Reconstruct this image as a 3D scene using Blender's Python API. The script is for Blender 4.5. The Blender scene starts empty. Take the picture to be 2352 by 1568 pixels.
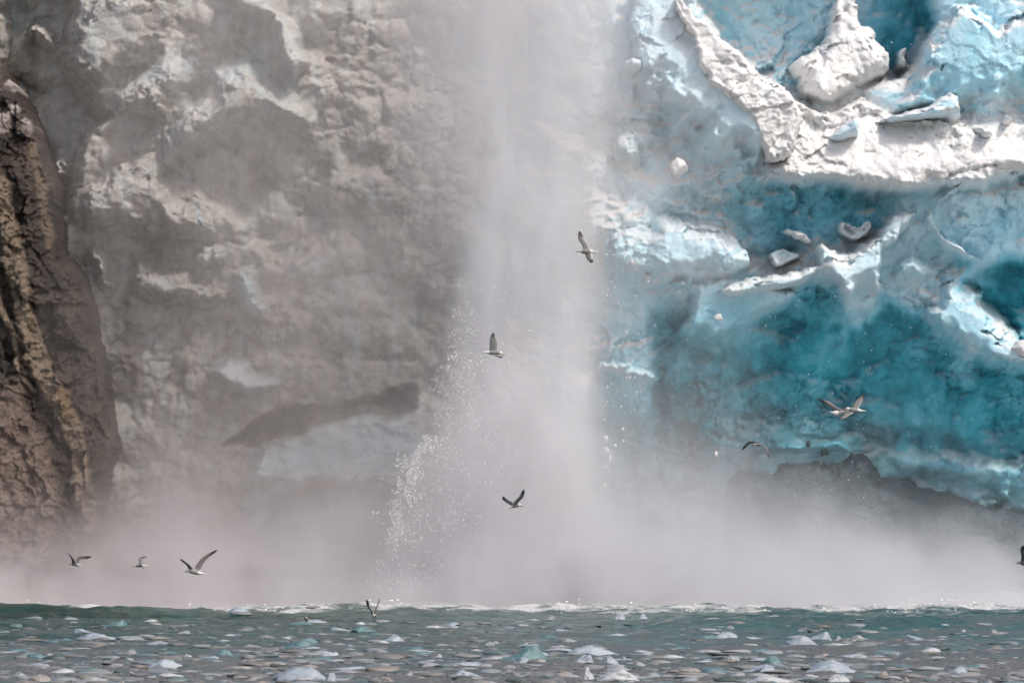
import bpy, math, random
import numpy as np
from mathutils import Vector

sc = bpy.context.scene
C = sc.collection
R = math.radians
# ------------------------------------------------------------------ camera
EYE = 3.5                       # metres above the water, on a boat
K = 42.0 / 300.0                # frame width per metre of distance
cd = bpy.data.cameras.new('camera'); cam = bpy.data.objects.new('camera', cd); C.objects.link(cam)
cam.location = (0, 0, EYE); cam.rotation_euler = (R(90), 0, 0)
cd.sensor_width = 36; cd.lens = 36 / K; cd.shift_y = 405 / 2352
cd.clip_start = 1; cd.clip_end = 5000
sc.camera = cam
# ------------------------------------------------------------------ sky and sun
SUN = Vector((0.44, -0.42, 0.80)).normalized()
w = bpy.data.worlds.new('World'); sc.world = w; w.use_nodes = True
nt = w.node_tree; bg = nt.nodes['Background']
sky = nt.nodes.new('ShaderNodeTexSky'); sky.sky_type = 'NISHITA'; sky.sun_disc = False
sky.sun_elevation = math.asin(SUN.z); sky.sun_rotation = math.atan2(SUN.x, SUN.y)
sky.dust_density = 4.0; sky.ozone_density = 0.4; sky.air_density = 1.0
nt.links.new(sky.outputs[0], bg.inputs[0]); bg.inputs[1].default_value = 0.15
ld = bpy.data.lights.new('sun', 'SUN'); sun = bpy.data.objects.new('sun', ld); C.objects.link(sun)
ld.energy = 2.0; ld.angle = R(6); ld.color = (1.0, 0.95, 0.90)
sun.rotation_euler = SUN.to_track_quat('Z', 'Y').to_euler()
sc.view_settings.view_transform = 'Standard'; sc.view_settings.look = 'None'
sc.view_settings.exposure = 0.03; sc.view_settings.gamma = 1.0
sc.cycles.use_denoising = True
try: sc.cycles.denoiser = 'OPENIMAGEDENOISE'
except Exception: pass
sc.cycles.max_bounces = 8; sc.cycles.diffuse_bounces = 2; sc.cycles.glossy_bounces = 2
sc.cycles.volume_bounces = 5; sc.cycles.transparent_max_bounces = 6
sc.cycles.volume_step_rate = 2.5; sc.cycles.volume_max_steps = 128
sc.cycles.sample_clamp_indirect = 4
sc.cycles.use_adaptive_sampling = True; sc.cycles.adaptive_threshold = 0.03

# ------------------------------------------------------------------ helpers
rng = np.random.default_rng(7); random.seed(7)
def pos(u, v, Y):               # the photograph's reference grid (2352 wide) to metres at distance Y
    return ((u - 1176) / 2352 * K * Y, EYE + (1189 - v) / 2352 * K * Y)
def water_dist(v): return EYE * 2352 / (K * (v - 1189.0))

def hash2(i, j, seed):
    n = (i.astype(np.int64) * 374761393 + j.astype(np.int64) * 668265263 + seed * 982451653) & 0x7fffffff
    n = ((n ^ (n >> 13)) * 1274126177) & 0x7fffffff
    n = ((n ^ (n >> 16)) * 668265263) & 0x7fffffff
    return ((n ^ (n >> 15)) & 0xffffff) / float(0x1000000)
def vnoise(x, y, seed=0):
    i = np.floor(x); j = np.floor(y); fx = x - i; fy = y - j
    fx = fx*fx*fx*(fx*(fx*6-15)+10); fy = fy*fy*fy*(fy*(fy*6-15)+10)
    def g(ii, jj, dx, dy):
        a = hash2(ii, jj, seed) * 6.28318
        return np.cos(a) * dx + np.sin(a) * dy
    rx = x - i; ry = y - j
    a = g(i, j, rx, ry); b = g(i+1, j, rx-1, ry); c = g(i, j+1, rx, ry-1); d = g(i+1, j+1, rx-1, ry-1)
    return ((a + (b-a)*fx) * (1-fy) + (c + (d-c)*fx) * fy) * 1.4
def fbm(x, y, seed=0, o=4, gain=0.5):
    t = 0; a = 1; s = 0
    for k in range(o):
        t = t + a * vnoise(x, y, seed + k*17); s += a; a *= gain; x = x*2.03 + 11.3; y = y*2.03 + 5.7
    return t / s
def ridged(x, y, seed=0, o=4):
    t = 0; a = 1; s = 0
    for k in range(o):
        t = t + a * (1 - np.abs(vnoise(x, y, seed + k*13)) * 1.8); s += a; a *= 0.5; x = x*2.1 + 3.1; y = y*2.1 + 8.7
    return t / s
def facet(x, y, seed=0, tilt=1.0):      # broken facets: every cell its own tilted plane
    i = np.floor(x); j = np.floor(y); best = np.full(x.shape, 9.0); out = np.zeros(x.shape)
    for di in (-1, 0, 1):
        for dj in (-1, 0, 1):
            ci = i + di; cj = j + dj
            px = ci + hash2(ci, cj, seed); py = cj + hash2(ci, cj, seed+1)
            d = (x-px)**2 + (y-py)**2
            h = hash2(ci, cj, seed+2) - .5 + tilt * ((hash2(ci, cj, seed+3)-.5)*(x-px) + (hash2(ci, cj, seed+4)-.65)*(y-py)) * 2
            m = d < best; best = np.where(m, d, best); out = np.where(m, h, out)
    return out
def lumps(x, y, seed=0):                # rounded lumps of snow
    i = np.floor(x); j = np.floor(y); out = np.zeros(x.shape)
    for di in (-1, 0, 1):
        for dj in (-1, 0, 1):
            ci = i + di; cj = j + dj
            px = ci + hash2(ci, cj, seed); py = cj + hash2(ci, cj, seed+1); r = .55 + .5*hash2(ci, cj, seed+2)
            d = ((x-px)**2 + (y-py)**2) / (r*r)
            out = np.maximum(out, np.sqrt(np.clip(1-d, 0, 1)) * r)
    return out
def sdf(poly, x, y):                    # signed distance, positive inside
    P = np.array(poly, float); n = len(P); best = np.full(x.shape, 1e9); ins = np.zeros(x.shape, bool)
    for k in range(n):
        ax, ay = P[k]; bx, by = P[(k+1) % n]; dx, dy = bx-ax, by-ay
        t = np.clip(((x-ax)*dx + (y-ay)*dy) / (dx*dx+dy*dy+1e-9), 0, 1)
        best = np.minimum(best, (x-ax-t*dx)**2 + (y-ay-t*dy)**2)
        c = ((ay > y) != (by > y)) & (x < (bx-ax)*(y-ay)/((by-ay) if by != ay else 1e-9) + ax)
        ins ^= c
    d = np.sqrt(best)
    return np.where(ins, d, -d)
def sstep(a, b, x):
    t = np.clip((x-a)/(b-a), 0, 1); return t*t*(3-2*t)
def blur(a, n):
    for ax in (0, 1):
        p = np.concatenate([np.repeat(np.take(a, [0], ax), n, ax), a, np.repeat(np.take(a, [-1], ax), n, ax)], ax)
        c = np.cumsum(p, ax); z = np.zeros_like(np.take(c, [0], ax)); c = np.concatenate([z, c], ax)
        L = a.shape[ax]
        a = (np.take(c, np.arange(2*n+1, 2*n+1+L), ax) - np.take(c, np.arange(L), ax)) / (2*n+1)
    return a

def mesh_from(name, V, F, mat, attrs=None, smooth=True, parent=None):
    me = bpy.data.meshes.new(name); V = np.asarray(V, np.float32); F = np.asarray(F, np.int32)
    k = F.shape[1]
    me.vertices.add(len(V)); me.vertices.foreach_set('co', V.ravel())
    me.loops.add(F.size); me.loops.foreach_set('vertex_index', F.ravel())
    me.polygons.add(len(F)); me.polygons.foreach_set('loop_start', np.arange(0, F.size, k, dtype=np.int32))
    me.polygons.foreach_set('use_smooth', np.full(len(F), smooth))
    for an, av in (attrs or {}).items():
        if av.ndim == 1:
            a = me.attributes.new(an, 'FLOAT', 'POINT'); a.data.foreach_set('value', av.astype(np.float32))
        else:
            a = me.attributes.new(an, 'FLOAT_COLOR', 'POINT')
            a.data.foreach_set('color', np.concatenate([av, np.ones((len(av), 1))], 1).astype(np.float32).ravel())
    me.update(); me.validate()
    me.materials.append(mat)
    o = bpy.data.objects.new(name, me); C.objects.link(o)
    if parent: o.parent = parent
    return o
def tag(o, label=None, cat=None, group=None, kind=None):
    if label: o['label'] = label
    if cat: o['category'] = cat
    if group: o['group'] = group
    if kind: o['kind'] = kind
    return o
def grid_faces(nz, nx, keep=None):
    idx = np.arange(nz*nx).reshape(nz, nx)
    f = np.stack([idx[:-1, :-1], idx[:-1, 1:], idx[1:, 1:], idx[1:, :-1]], -1)
    if keep is not None:
        m = keep[:-1, :-1] | keep[:-1, 1:] | keep[1:, 1:] | keep[1:, :-1]; f = f[m]
    return f.reshape(-1, 4)
def recentre(o, loc):                   # origin at the thing's base
    me = o.data; n = len(me.vertices); a = np.empty(n*3, np.float32); me.vertices.foreach_get('co', a)
    a = a.reshape(-1, 3) - np.array(loc, np.float32); me.vertices.foreach_set('co', a.ravel()); me.update(); o.location = loc

# ------------------------------------------------------------------ materials
def new_mat(name):
    m = bpy.data.materials.new(name); m.use_nodes = True; n = m.node_tree
    return m, n, n.nodes['Principled BSDF']
class NT:
    def __init__(s, n): s.n = n
    def __call__(s, t, ins=None, **kw):
        nd = s.n.nodes.new(t)
        for k, v in kw.items(): setattr(nd, k, v)
        for k, v in (ins or {}).items():
            if hasattr(v, 'is_linked') or isinstance(v, bpy.types.NodeSocket): s.n.links.new(v, nd.inputs[k])
            else: nd.inputs[k].default_value = v
        return nd
    def math(s, op, a, b=None, c=None, clamp=False):
        d = {0: a}
        if b is not None: d[1] = b
        if c is not None: d[2] = c
        return s('ShaderNodeMath', d, operation=op, use_clamp=clamp).outputs[0]
    def mix(s, f, a, b):
        nd = s('ShaderNodeMix', data_type='RGBA')
        for k, v in ((0, f), (6, a), (7, b)):
            if isinstance(v, bpy.types.NodeSocket): s.n.links.new(v, nd.inputs[k])
            else: nd.inputs[k].default_value = (*v, 1) if isinstance(v, tuple) else v
        return nd.outputs[2]
    def ss(s, a, b, x):
        return s('ShaderNodeMapRange', {0: x, 1: a, 2: b, 3: 0., 4: 1.}, interpolation_type='SMOOTHSTEP').outputs[0]
    def noise(s, vec, scale, detail=4, rough=.55, dist=0.):
        return s('ShaderNodeTexNoise', {'Vector': vec, 'Scale': scale, 'Detail': detail, 'Roughness': rough, 'Distortion': dist}).outputs[0]
    def attr(s, name): return s('ShaderNodeAttribute', attribute_name=name)
    def coord(s): return s('ShaderNodeTexCoord').outputs['Object']
    def geo(s): return s('ShaderNodeNewGeometry').outputs['Position']
    def scaled(s, vec, sx, sy, sz):
        return s('ShaderNodeVectorMath', {0: vec, 1: (sx, sy, sz)}, operation='MULTIPLY').outputs[0]
    def ramp(s, x, stops, interp='LINEAR'):
        nd = s('ShaderNodeValToRGB', {0: x}); cr = nd.color_ramp; cr.interpolation = interp
        while len(cr.elements) < len(stops): cr.elements.new(0.5)
        for e, (p, c) in zip(cr.elements, stops):
            e.position = p; e.color = (*c, 1) if isinstance(c, tuple) else (c, c, c, 1)
        return nd.outputs[0]

def ice_material():
    m, n, b = new_mat('ice'); t = NT(n); P = t.geo()
    blue = t.attr('blue').outputs['Fac']; dirt = t.attr('dirt').outputs['Fac']; snow = t.attr('snow').outputs['Fac']
    n1 = t.noise(P, 0.45, 6, .6, .4); n2 = t.noise(P, 1.7, 5, .6); n3 = t.noise(t.scaled(P, 2.2, 2.2, .35), 1.0, 4, .6)
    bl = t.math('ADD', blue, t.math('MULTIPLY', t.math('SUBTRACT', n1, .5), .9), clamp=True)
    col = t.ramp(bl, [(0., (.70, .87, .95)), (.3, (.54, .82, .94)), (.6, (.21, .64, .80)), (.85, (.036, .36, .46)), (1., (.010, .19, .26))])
    # cloudy bubbly white inside the ice
    n4 = t.noise(P, .55, 7, .66, 1.2)
    n5 = t.noise(t.scaled(P, 1., 1., 1.7), 1.25, 8, .70, .8)
    cl = t.math('ADD', t.math('MULTIPLY', t.ss(.50, .70, n5), .45), t.math('MULTIPLY', t.ss(.50, .72, n4), .5), clamp=True)
    cl = t.math('MULTIPLY', cl, t.ss(.85, .15, blue))
    col = t.mix(cl, col, (.58, .76, .82))
    dd = t.math('MULTIPLY', dirt, t.math('ADD', t.math('MULTIPLY', n3, .9), .5), clamp=True)
    dc = t.mix(t.ss(.35, .65, n2), (.28, .248, .218), (.45, .415, .37))
    col = t.mix(dd, col, dc)
    silt = t.math('MULTIPLY', t.math('SUBTRACT', dirt, 1.05), 2.4, clamp=True)
    col = t.mix(silt, col, (.055, .049, .043))
    sn = t.math('ADD', snow, t.math('MULTIPLY', t.math('SUBTRACT', n2, .5), t.math('MULTIPLY', snow, .8)), clamp=True)
    scol = t.mix(t.math('MULTIPLY', dirt, .85, clamp=True), (.79, .772, .762), (.53, .48, .435))
    col = t.mix(sn, col, scol)
    n.links.new(col, b.inputs['Base Color'])
    b.inputs['Roughness'].default_value = .55; b.inputs['Specular IOR Level'].default_value = .25
    h = t.math('ADD', t.math('MULTIPLY', t.noise(P, 3.2, 6, .62), .5), t.math('MULTIPLY', t.noise(t.scaled(P, 1.5, 1.5, .6), 8, 4, .6), .2))
    bp = t('ShaderNodeBump', {'Height': h, 'Strength': .55, 'Distance': .22})
    n.links.new(bp.outputs[0], b.inputs['Normal'])
    return m
ICE = ice_material()

def rock_material():
    m, n, b = new_mat('wet_rock'); t = NT(n); P = t.geo()
    vein = t.attr('vein').outputs['Fac']; och = t.attr('ochre').outputs['Fac']; pale = t.attr('pale').outputs['Fac']
    n1 = t.noise(P, .9, 7, .65, .6); n2 = t.noise(t.scaled(P, 1, 1, .45), 3.2, 6, .65)
    col = t.mix(t.ss(.38, .66, n1), (.026, .018, .014), (.098, .068, .050))
    col = t.mix(pale, col, t.mix(t.ss(.35, .65, n2), (.165, .115, .086), (.30, .222, .175)))
    col = t.mix(t.math('MULTIPLY', vein, t.ss(.22, .5, n2)), col, (.26, .195, .135))
    col = t.mix(t.math('MULTIPLY', och, .8), col, (.21, .13, .06))
    sn = t.attr('snow').outputs['Fac']
    col = t.mix(sn, col, (.74, .64, .60))
    n.links.new(col, b.inputs['Base Color'])
    rr = t.math('ADD', t.math('MULTIPLY', n2, .5), .18)
    n.links.new(rr, b.inputs['Roughness']); b.inputs['Specular IOR Level'].default_value = .6
    h = t.math('ADD', t.math('MULTIPLY', t.noise(P, 5, 7, .68), .6), t.math('MULTIPLY', n2, .5))
    bp = t('ShaderNodeBump', {'Height': h, 'Strength': .9, 'Distance': .3})
    n.links.new(bp.outputs[0], b.inputs['Normal'])
    return m
ROCK = rock_material()

def slate_material():
    m, n, b = new_mat('slate'); t = NT(n); P = t.geo()
    n.links.new(t.mix(t.ss(.35, .65, t.noise(P, 1.1, 6, .62)), (.030, .058, .068), (.062, .095, .105)), b.inputs['Base Color']); b.inputs['Roughness'].default_value = .6
    bp = t('ShaderNodeBump', {'Height': t.noise(P, 4, 6, .65), 'Strength': .6, 'Distance': .3}); n.links.new(bp.outputs[0], b.inputs['Normal'])
    return m
SLATE = slate_material()

# ------------------------------------------------------------------ water
def wave(x, y):
    far = sstep(228, 292, y)
    a = .065 * vnoise(x*.9, y*.5, 3) + .05 * vnoise(x*2.1, y*1.3, 5)
    a = a + (.05 + .24*far) * vnoise(x*.10 + 3, y*.16, 9) + (.03 + .14*far) * vnoise(x*.28, y*.34, 11)
    a = a + .13*sstep(245, 285, y) * vnoise(x*.8, y*.8, 12)
    a = a + .42*np.exp(-((y-258-.05*x)/4.5)**2) * sstep(-2, -17, x) + .30*np.exp(-((y-236+.02*x)/5)**2)*sstep(-6, 12, x)
    return a
def build_water():
    xs = np.concatenate([np.linspace(-900, -34, 40), np.arange(-33, 33.01, .13), np.linspace(34, 900, 40)])
    ys = np.concatenate([np.linspace(-400, 120, 30), np.arange(121, 306, .30), np.linspace(307, 340, 6)])
    X, Y = np.meshgrid(xs, ys); near = (np.abs(X) < 33.5) & (Y > 120)
    Z = np.where(near, wave(X, Y), 0)
    m, n, b = new_mat('glacial_water'); t = NT(n); P = t.geo()
    sep = t('ShaderNodeSeparateXYZ', {0: P}).outputs
    b.inputs['IOR'].default_value = 1.33
    slush = t.ss(.42, .64, t.math('ADD', t.noise(t.scaled(P, .30, .10, 1), 1.0, 5, .62), t.math('MULTIPLY', t.math('SUBTRACT', t.noise(P, 2.2, 3), .5), .35)))
    near_ = t('ShaderNodeMapRange', {0: sep[1], 1: 175., 2: 262., 3: 1., 4: .28}).outputs[0]
    slush = t.math('MULTIPLY', t.math('ADD', slush, t('ShaderNodeMapRange', {0: sep[1], 1: 165., 2: 222., 3: .75, 4: 0.}).outputs[0], clamp=True), near_)
    foam = t.ss(.60, .80, t.math('ADD', t.noise(t.scaled(P, .55, .38, 1), 1.0, 6, .68), t('ShaderNodeMapRange', {0: sep[1], 1: 246., 2: 292., 3: -.2, 4: .40}).outputs[0]))
    col = t.mix(slush, t.mix(t.ss(.35, .65, t.noise(P, .22, 4)), (.006, .042, .034), (.018, .088, .072)), (.155, .153, .147))
    col = t.mix(foam, col, (.66, .66, .65))
    n.links.new(col, b.inputs['Base Color'])
    r = t.math('ADD', .10, t.math('MULTIPLY', t.math('MAXIMUM', slush, foam), .55)); n.links.new(r, b.inputs['Roughness'])
    h = t.math('ADD', t.noise(t.scaled(P, 1, .7, 1), 3.0, 5, .65), t.math('MULTIPLY', t.math('MAXIMUM', slush, foam), t.noise(P, 9, 3)))
    bp = t('ShaderNodeBump', {'Height': h, 'Strength': .8, 'Distance': .22}); n.links.new(bp.outputs[0], b.inputs['Normal'])
    o = mesh_from('water', np.stack([X, Y, Z], -1).reshape(-1, 3), grid_faces(*X.shape), m)
    tag(o, kind='structure')
build_water()

# ------------------------------------------------------------------ the glacier wall
WALL = 300.0
def pz(poly, Y=WALL): return [pos(u, v, Y) for u, v in poly]
def cr(p): return [(1505.3 + .48*a, .48*b) for a, b in p]           # upper right quarter of the photograph
def cr2(p): return [(1505.3 + .48*a, 658.6 + .48*b) for a, b in p]  # lower right
def cl(p): return [(.48*a, .48*b) for a, b in p]                    # upper left
def cl2(p): return [(.48*a, 658.6 + .48*b) for a, b in p]           # lower left

# soft zones of the wall: polygon, push (m), blend (m), tilt of the zone in z, snow, blue, dirt
LZ = [
 (cl([(0, -200), (330, -200), (330, 80), (300, 250), (350, 400), (470, 540), (510, 560), (400, 660), (380, 720), (330, 900), (280, 1150), (0, 1150)]), -3.0, .9, 0, .0, .3, 1.0),
 (cl([(560, 440), (700, 340), (810, 230), (850, 300), (900, 400), (850, 440), (790, 470), (700, 440), (600, 520)]), 1.0, .8, -.3, .25, .25, .7),
 (cl([(850, 540), (1000, 480), (1040, 350), (1190, 320), (1230, 360), (1300, 400), (1430, 520), (1480, 600), (1250, 570), (1100, 620), (930, 730), (800, 770), (780, 620)]), 1.2, .8, -.25, .2, .3, .65),
 (cl([(930, 740), (1130, 600), (1260, 575), (1480, 620), (1560, 800), (1600, 1100), (1300, 1250), (1100, 1000), (1000, 950)]), -.8, .9, .2, 0, .25, .95),
 (cl([(1100, -50), (1250, -50), (1360, 120), (1420, 170), (1480, 300), (1400, 380), (1330, 260), (1330, 100), (1150, 60)]), 1.5, .4, -.3, .4, .2, .7),
 (cl2([(1100, 350), (1180, 370), (1260, 440), (1330, 480), (1270, 520), (1100, 470), (1000, 420)]), 1.5, .5, -.4, .7, .1, .4),
 (cl2([(1080, 760), (1150, 720), (1220, 640), (1300, 600), (1500, 570), (1764, 535), (2000, 480), (2000, 590), (1764, 620), (1500, 690), (1250, 740)]), -1.6, .25, .2, 0, .3, 1.4),
 (cl2([(1250, 760), (1500, 690), (1764, 620), (2000, 600), (2050, 930), (1764, 945), (1450, 940), (1200, 930)]), 1.2, .5, .0, .0, .4, .55),
 (cl2([(1380, 990), (1450, 945), (1600, 950), (1764, 945), (1850, 930), (1950, 950), (1980, 1300), (1150, 1300)]), -1.4, .3, .1, 0, .3, 1.3),
]
RZ = [
 ([(1330, -100), (1480, -100), (1500, 300), (1560, 420), (1500, 560), (1330, 560)], .6, 1.2, -.15, .08, .14, .05),
 ([(1380, 600), (1700, 620), (1830, 700), (1700, 800), (1560, 900), (1380, 900)], .2, 1.0, 0, .0, .46, .1),
 (cr([(150, -250), (230, 60), (330, 190), (480, 330), (620, 450), (700, 470), (900, 420), (1150, 350), (1280, 240), (1320, 100), (1330, -250)]), -3.0, .8, 0, .05, .40, .0),
 (cr([(1080, -250), (1300, -250), (1330, 60), (1280, 220), (1180, 350), (1100, 250), (1050, 120)]), -3.2, .8, 0, 0, .74, .0),
 (cr([(540, 560), (640, 450), (800, 500), (1000, 440), (1150, 540), (1500, 590), (1800, 570), (2100, 560), (2100, 880), (1764, 860), (1500, 900), (1200, 930), (900, 890), (640, 890), (500, 880), (560, 780)]), 1.3, .7, -.95, 1., .15, .0),
 (cr([(330, 900), (480, 880), (640, 895), (900, 900), (1050, 960), (1140, 1000), (1060, 1120), (940, 1190), (780, 1160), (600, 1270), (450, 1270), (400, 1130), (330, 1010)]), -.7, .8, .5, .0, .70, .0),
 (cr([(1150, 930), (1500, 900), (2100, 880), (2100, 1330), (1600, 1330), (1300, 1250), (1180, 1150), (1130, 1020)]), .4, .8, .45, .05, .40, .0),
 (cr([(0, 1480), (160, 1440), (380, 1560), (620, 1460), (760, 1350), (860, 1380), (900, 1520), (1100, 1440), (1300, 1480), (1500, 1700), (2100, 1700), (2100, 2250), (600, 2150), (300, 2250), (0, 2000)]), -1.5, .9, .4, .0, .90, .0),
 (cr([(1480, 1360), (1650, 1250), (2100, 1250), (2100, 1600), (1764, 1640), (1600, 1480)]), -2.2, .9, .0, .0, .95, .0),
 (cr2([(-300, 640), (0, 560), (220, 590), (640, 640), (1050, 660), (1400, 800), (2100, 900), (2100, 1500), (-300, 1500)]), -3.0, 2.6, .0, .0, .95, .45),
]
def wall_fields(X, Z, zones, base, seed):
    wx = X + .45*fbm(X*.6, Z*.6, seed+50, 4) + .12*fbm(X*3.1, Z*3.1, seed+55, 3)
    wz = Z + .45*fbm(X*.6+7, Z*.6, seed+60, 4) + .12*fbm(X*3.1+4, Z*3.1, seed+65, 3)
    p = np.full(X.shape, float(base[0])); sn = np.full(X.shape, float(base[1])); bl = np.full(X.shape, float(base[2])); di = np.full(X.shape, float(base[3]))
    for poly, push, wd, tilt, s, b_, d_ in zones:
        P = pz(poly); d = sdf(P, wx, wz); m = sstep(-wd*.5, wd*.5, d); zc = np.mean([q[1] for q in P])
        f = push + tilt*(Z-zc)
        p = p*(1-m) + f*m
        q = d + .9*fbm(X*.7, Z*.7, seed+41, 5, .6)*min(wd*1.6, 1.2); m = sstep(-wd*.9, wd*.9, q); sn = sn*(1-m) + s*m; di = di*(1-m) + d_*m
        m = sstep(-wd*1.3, wd*1.3, q); bl = bl*(1-m) + b_*m
    return p, sn, bl, di
def relief(X, Z, seed, rough=1.0, lump=0.0, soft_ice=.25, jag=1.0):
    wx = X + .5*fbm(X*.5, Z*.5, seed, 3); wz = Z + .5*fbm(X*.5+9, Z*.5, seed+3, 3)
    ang = .5*wx + .86*wz; bng = .86*wx - .5*wz
    brk = sstep(-.35, .35, fbm(X*.22+31, Z*.22, seed+14, 3))          # broken in places, smooth in others
    w2x = wx + .25*fbm(X*1.4, Z*1.4, seed+16, 3); w2z = wz + .25*fbm(X*1.4+5, Z*1.4, seed+17, 3)
    r = 1.5*fbm(X*.13, Z*.16, seed+7, 3) + soft_ice*(1.5*lumps(wx*.20+.06*wz, wz*.27, seed+25) + .95*lumps(w2x*.50, w2z*.60, seed+26) + .55*lumps(w2x*1.15, w2z*1.3, seed+27) + (.09 + .13*brk)*lumps(w2x*2.6, w2z*2.8, seed+28))
    r = r + (1-soft_ice)*(.8*fbm(bng*.30, ang*.42, seed+20, 4) + .8*lumps(wx*.24, wz*.33, seed+25))
    jw = wx + .35*wz; jz = wz - .25*wx
    r = r + jag*brk*((.12 + .30*(1-soft_ice))*facet(w2x*.95, w2z*1.05, seed+30, 1.4) + (.10 + .16*(1-soft_ice))*facet(jw*2.1, jz*2.6, seed+40, 1.4) + .085*facet(w2x*5, w2z*5.6, seed+45, 1.3) + .03*facet(w2x*11, w2z*12, seed+46, 1.2))
    r = r + jag*.30*brk*(ridged(jw*.55, jz*.9, seed+47, 4) - .6)
    r = r + .10*fbm(wx*1.7, wz*.35, seed+15, 4) + (.06 + .14*brk)*fbm(X*1.6, Z*1.6, seed+9, 5, .58) - 1.3
    r = r*rough
    if np.any(lump):
        L = .50*lumps(w2x*.9, w2z*1.1, seed+70) + .28*lumps(w2x*2.2, w2z*2.4, seed+80) + .12*lumps(w2x*5, w2z*5, seed+90) + .07*facet(w2x*4, w2z*4.4, seed+91, 1.1)
        r = r*(1-.6*lump) + L*lump
    return r
def slope_snow(p, dx, dz, sn, amount, seed, X, Z, fine=5, lo=.42, hi=.60):
    ps = blur(p, fine); gz = np.gradient(ps, dz, axis=0); gx = np.gradient(ps, dx, axis=1)
    nz = -gz / np.sqrt(1 + gz*gz + gx*gx)           # upward-facing where the wall steps out downwards
    t = nz + .18*fbm(X*.8, Z*.8, seed+5, 4)
    return np.clip(np.maximum(sn, amount*sstep(lo, hi, t)), 0, 1)
def glacier(name, u0, u1, zones, base, seed, rough, snow_amt, edge_fn=None):
    x0 = pos(u0, 0, WALL)[0]; x1 = pos(u1, 0, WALL)[0]; st = .062
    xs = np.arange(x0, x1, st); zs = np.arange(-1.2, 31, st); X, Z = np.meshgrid(xs, zs)
    p, sn, bl, di = wall_fields(X, Z, zones, base, seed)
    p = p + relief(X, Z, seed, rough, np.clip(sn, 0, 1)*(1 if x0 < -5 else .5), .85 if x0 < -5 else .55, 0.45 if x0 < -5 else 1.05)
    if edge_fn is not None: p = edge_fn(X, Z, p)
    if x0 > -5: sn = np.maximum(sn, slope_snow(p, st, st, sn, .9, seed, X, Z, 1, .12, .62)*(1-.8*sstep(.5, .95, bl)))
    else: sn = np.maximum(sn, slope_snow(p, st, st, sn, snow_amt, seed, X, Z, 2, .25, .60))
    if x0 > -2: di = np.maximum(di, 1.0*(1-sstep(pos(1180, 0, WALL)[0], pos(1500, 0, WALL)[0], X + 1.5*fbm(X*.4, Z*.3, 88, 3))))
    bl = bl - .12*sstep(.2, -.6, fbm(X*.4, Z*.4, seed+77, 4))
    bl = bl + .25*np.clip(blur(p, 14) - p, -.6, .9)          # recesses bluer, humps paler
    nz_, nx_ = X.shape
    V = np.stack([X, WALL - p, Z], -1)
    # a back so that the ice has its bulk
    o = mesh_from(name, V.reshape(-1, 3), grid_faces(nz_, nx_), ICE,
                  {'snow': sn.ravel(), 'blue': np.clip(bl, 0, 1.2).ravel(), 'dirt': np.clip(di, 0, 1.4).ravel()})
    me = o.data
    return o, (xs, zs, p, sn, bl, di)
gl, GL = glacier('ice_cliff', -420, 1164, LZ, (0., .0, .25, 1.0), 100, .85, .30)
tag(gl, 'grey dirt-streaked wall of shattered glacier ice beside the brown rock, left of the falling spray', 'ice cliff')
gr, GR = glacier('ice_cliff', 1160, 2760, RZ, (0., .06, .30, .0), 300, .85, .6)
tag(gr, 'turquoise glacier wall with bright snow ledges, right of the falling spray', 'ice cliff')
def wall_p(x, z):
    xs, zs, p = (GL if x < GR[0][0] else GR)[:3]
    return p[min(max(int((z-zs[0])/.062), 0), len(zs)-1), min(max(int((x-xs[0])/.062), 0), len(xs)-1)]

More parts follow.
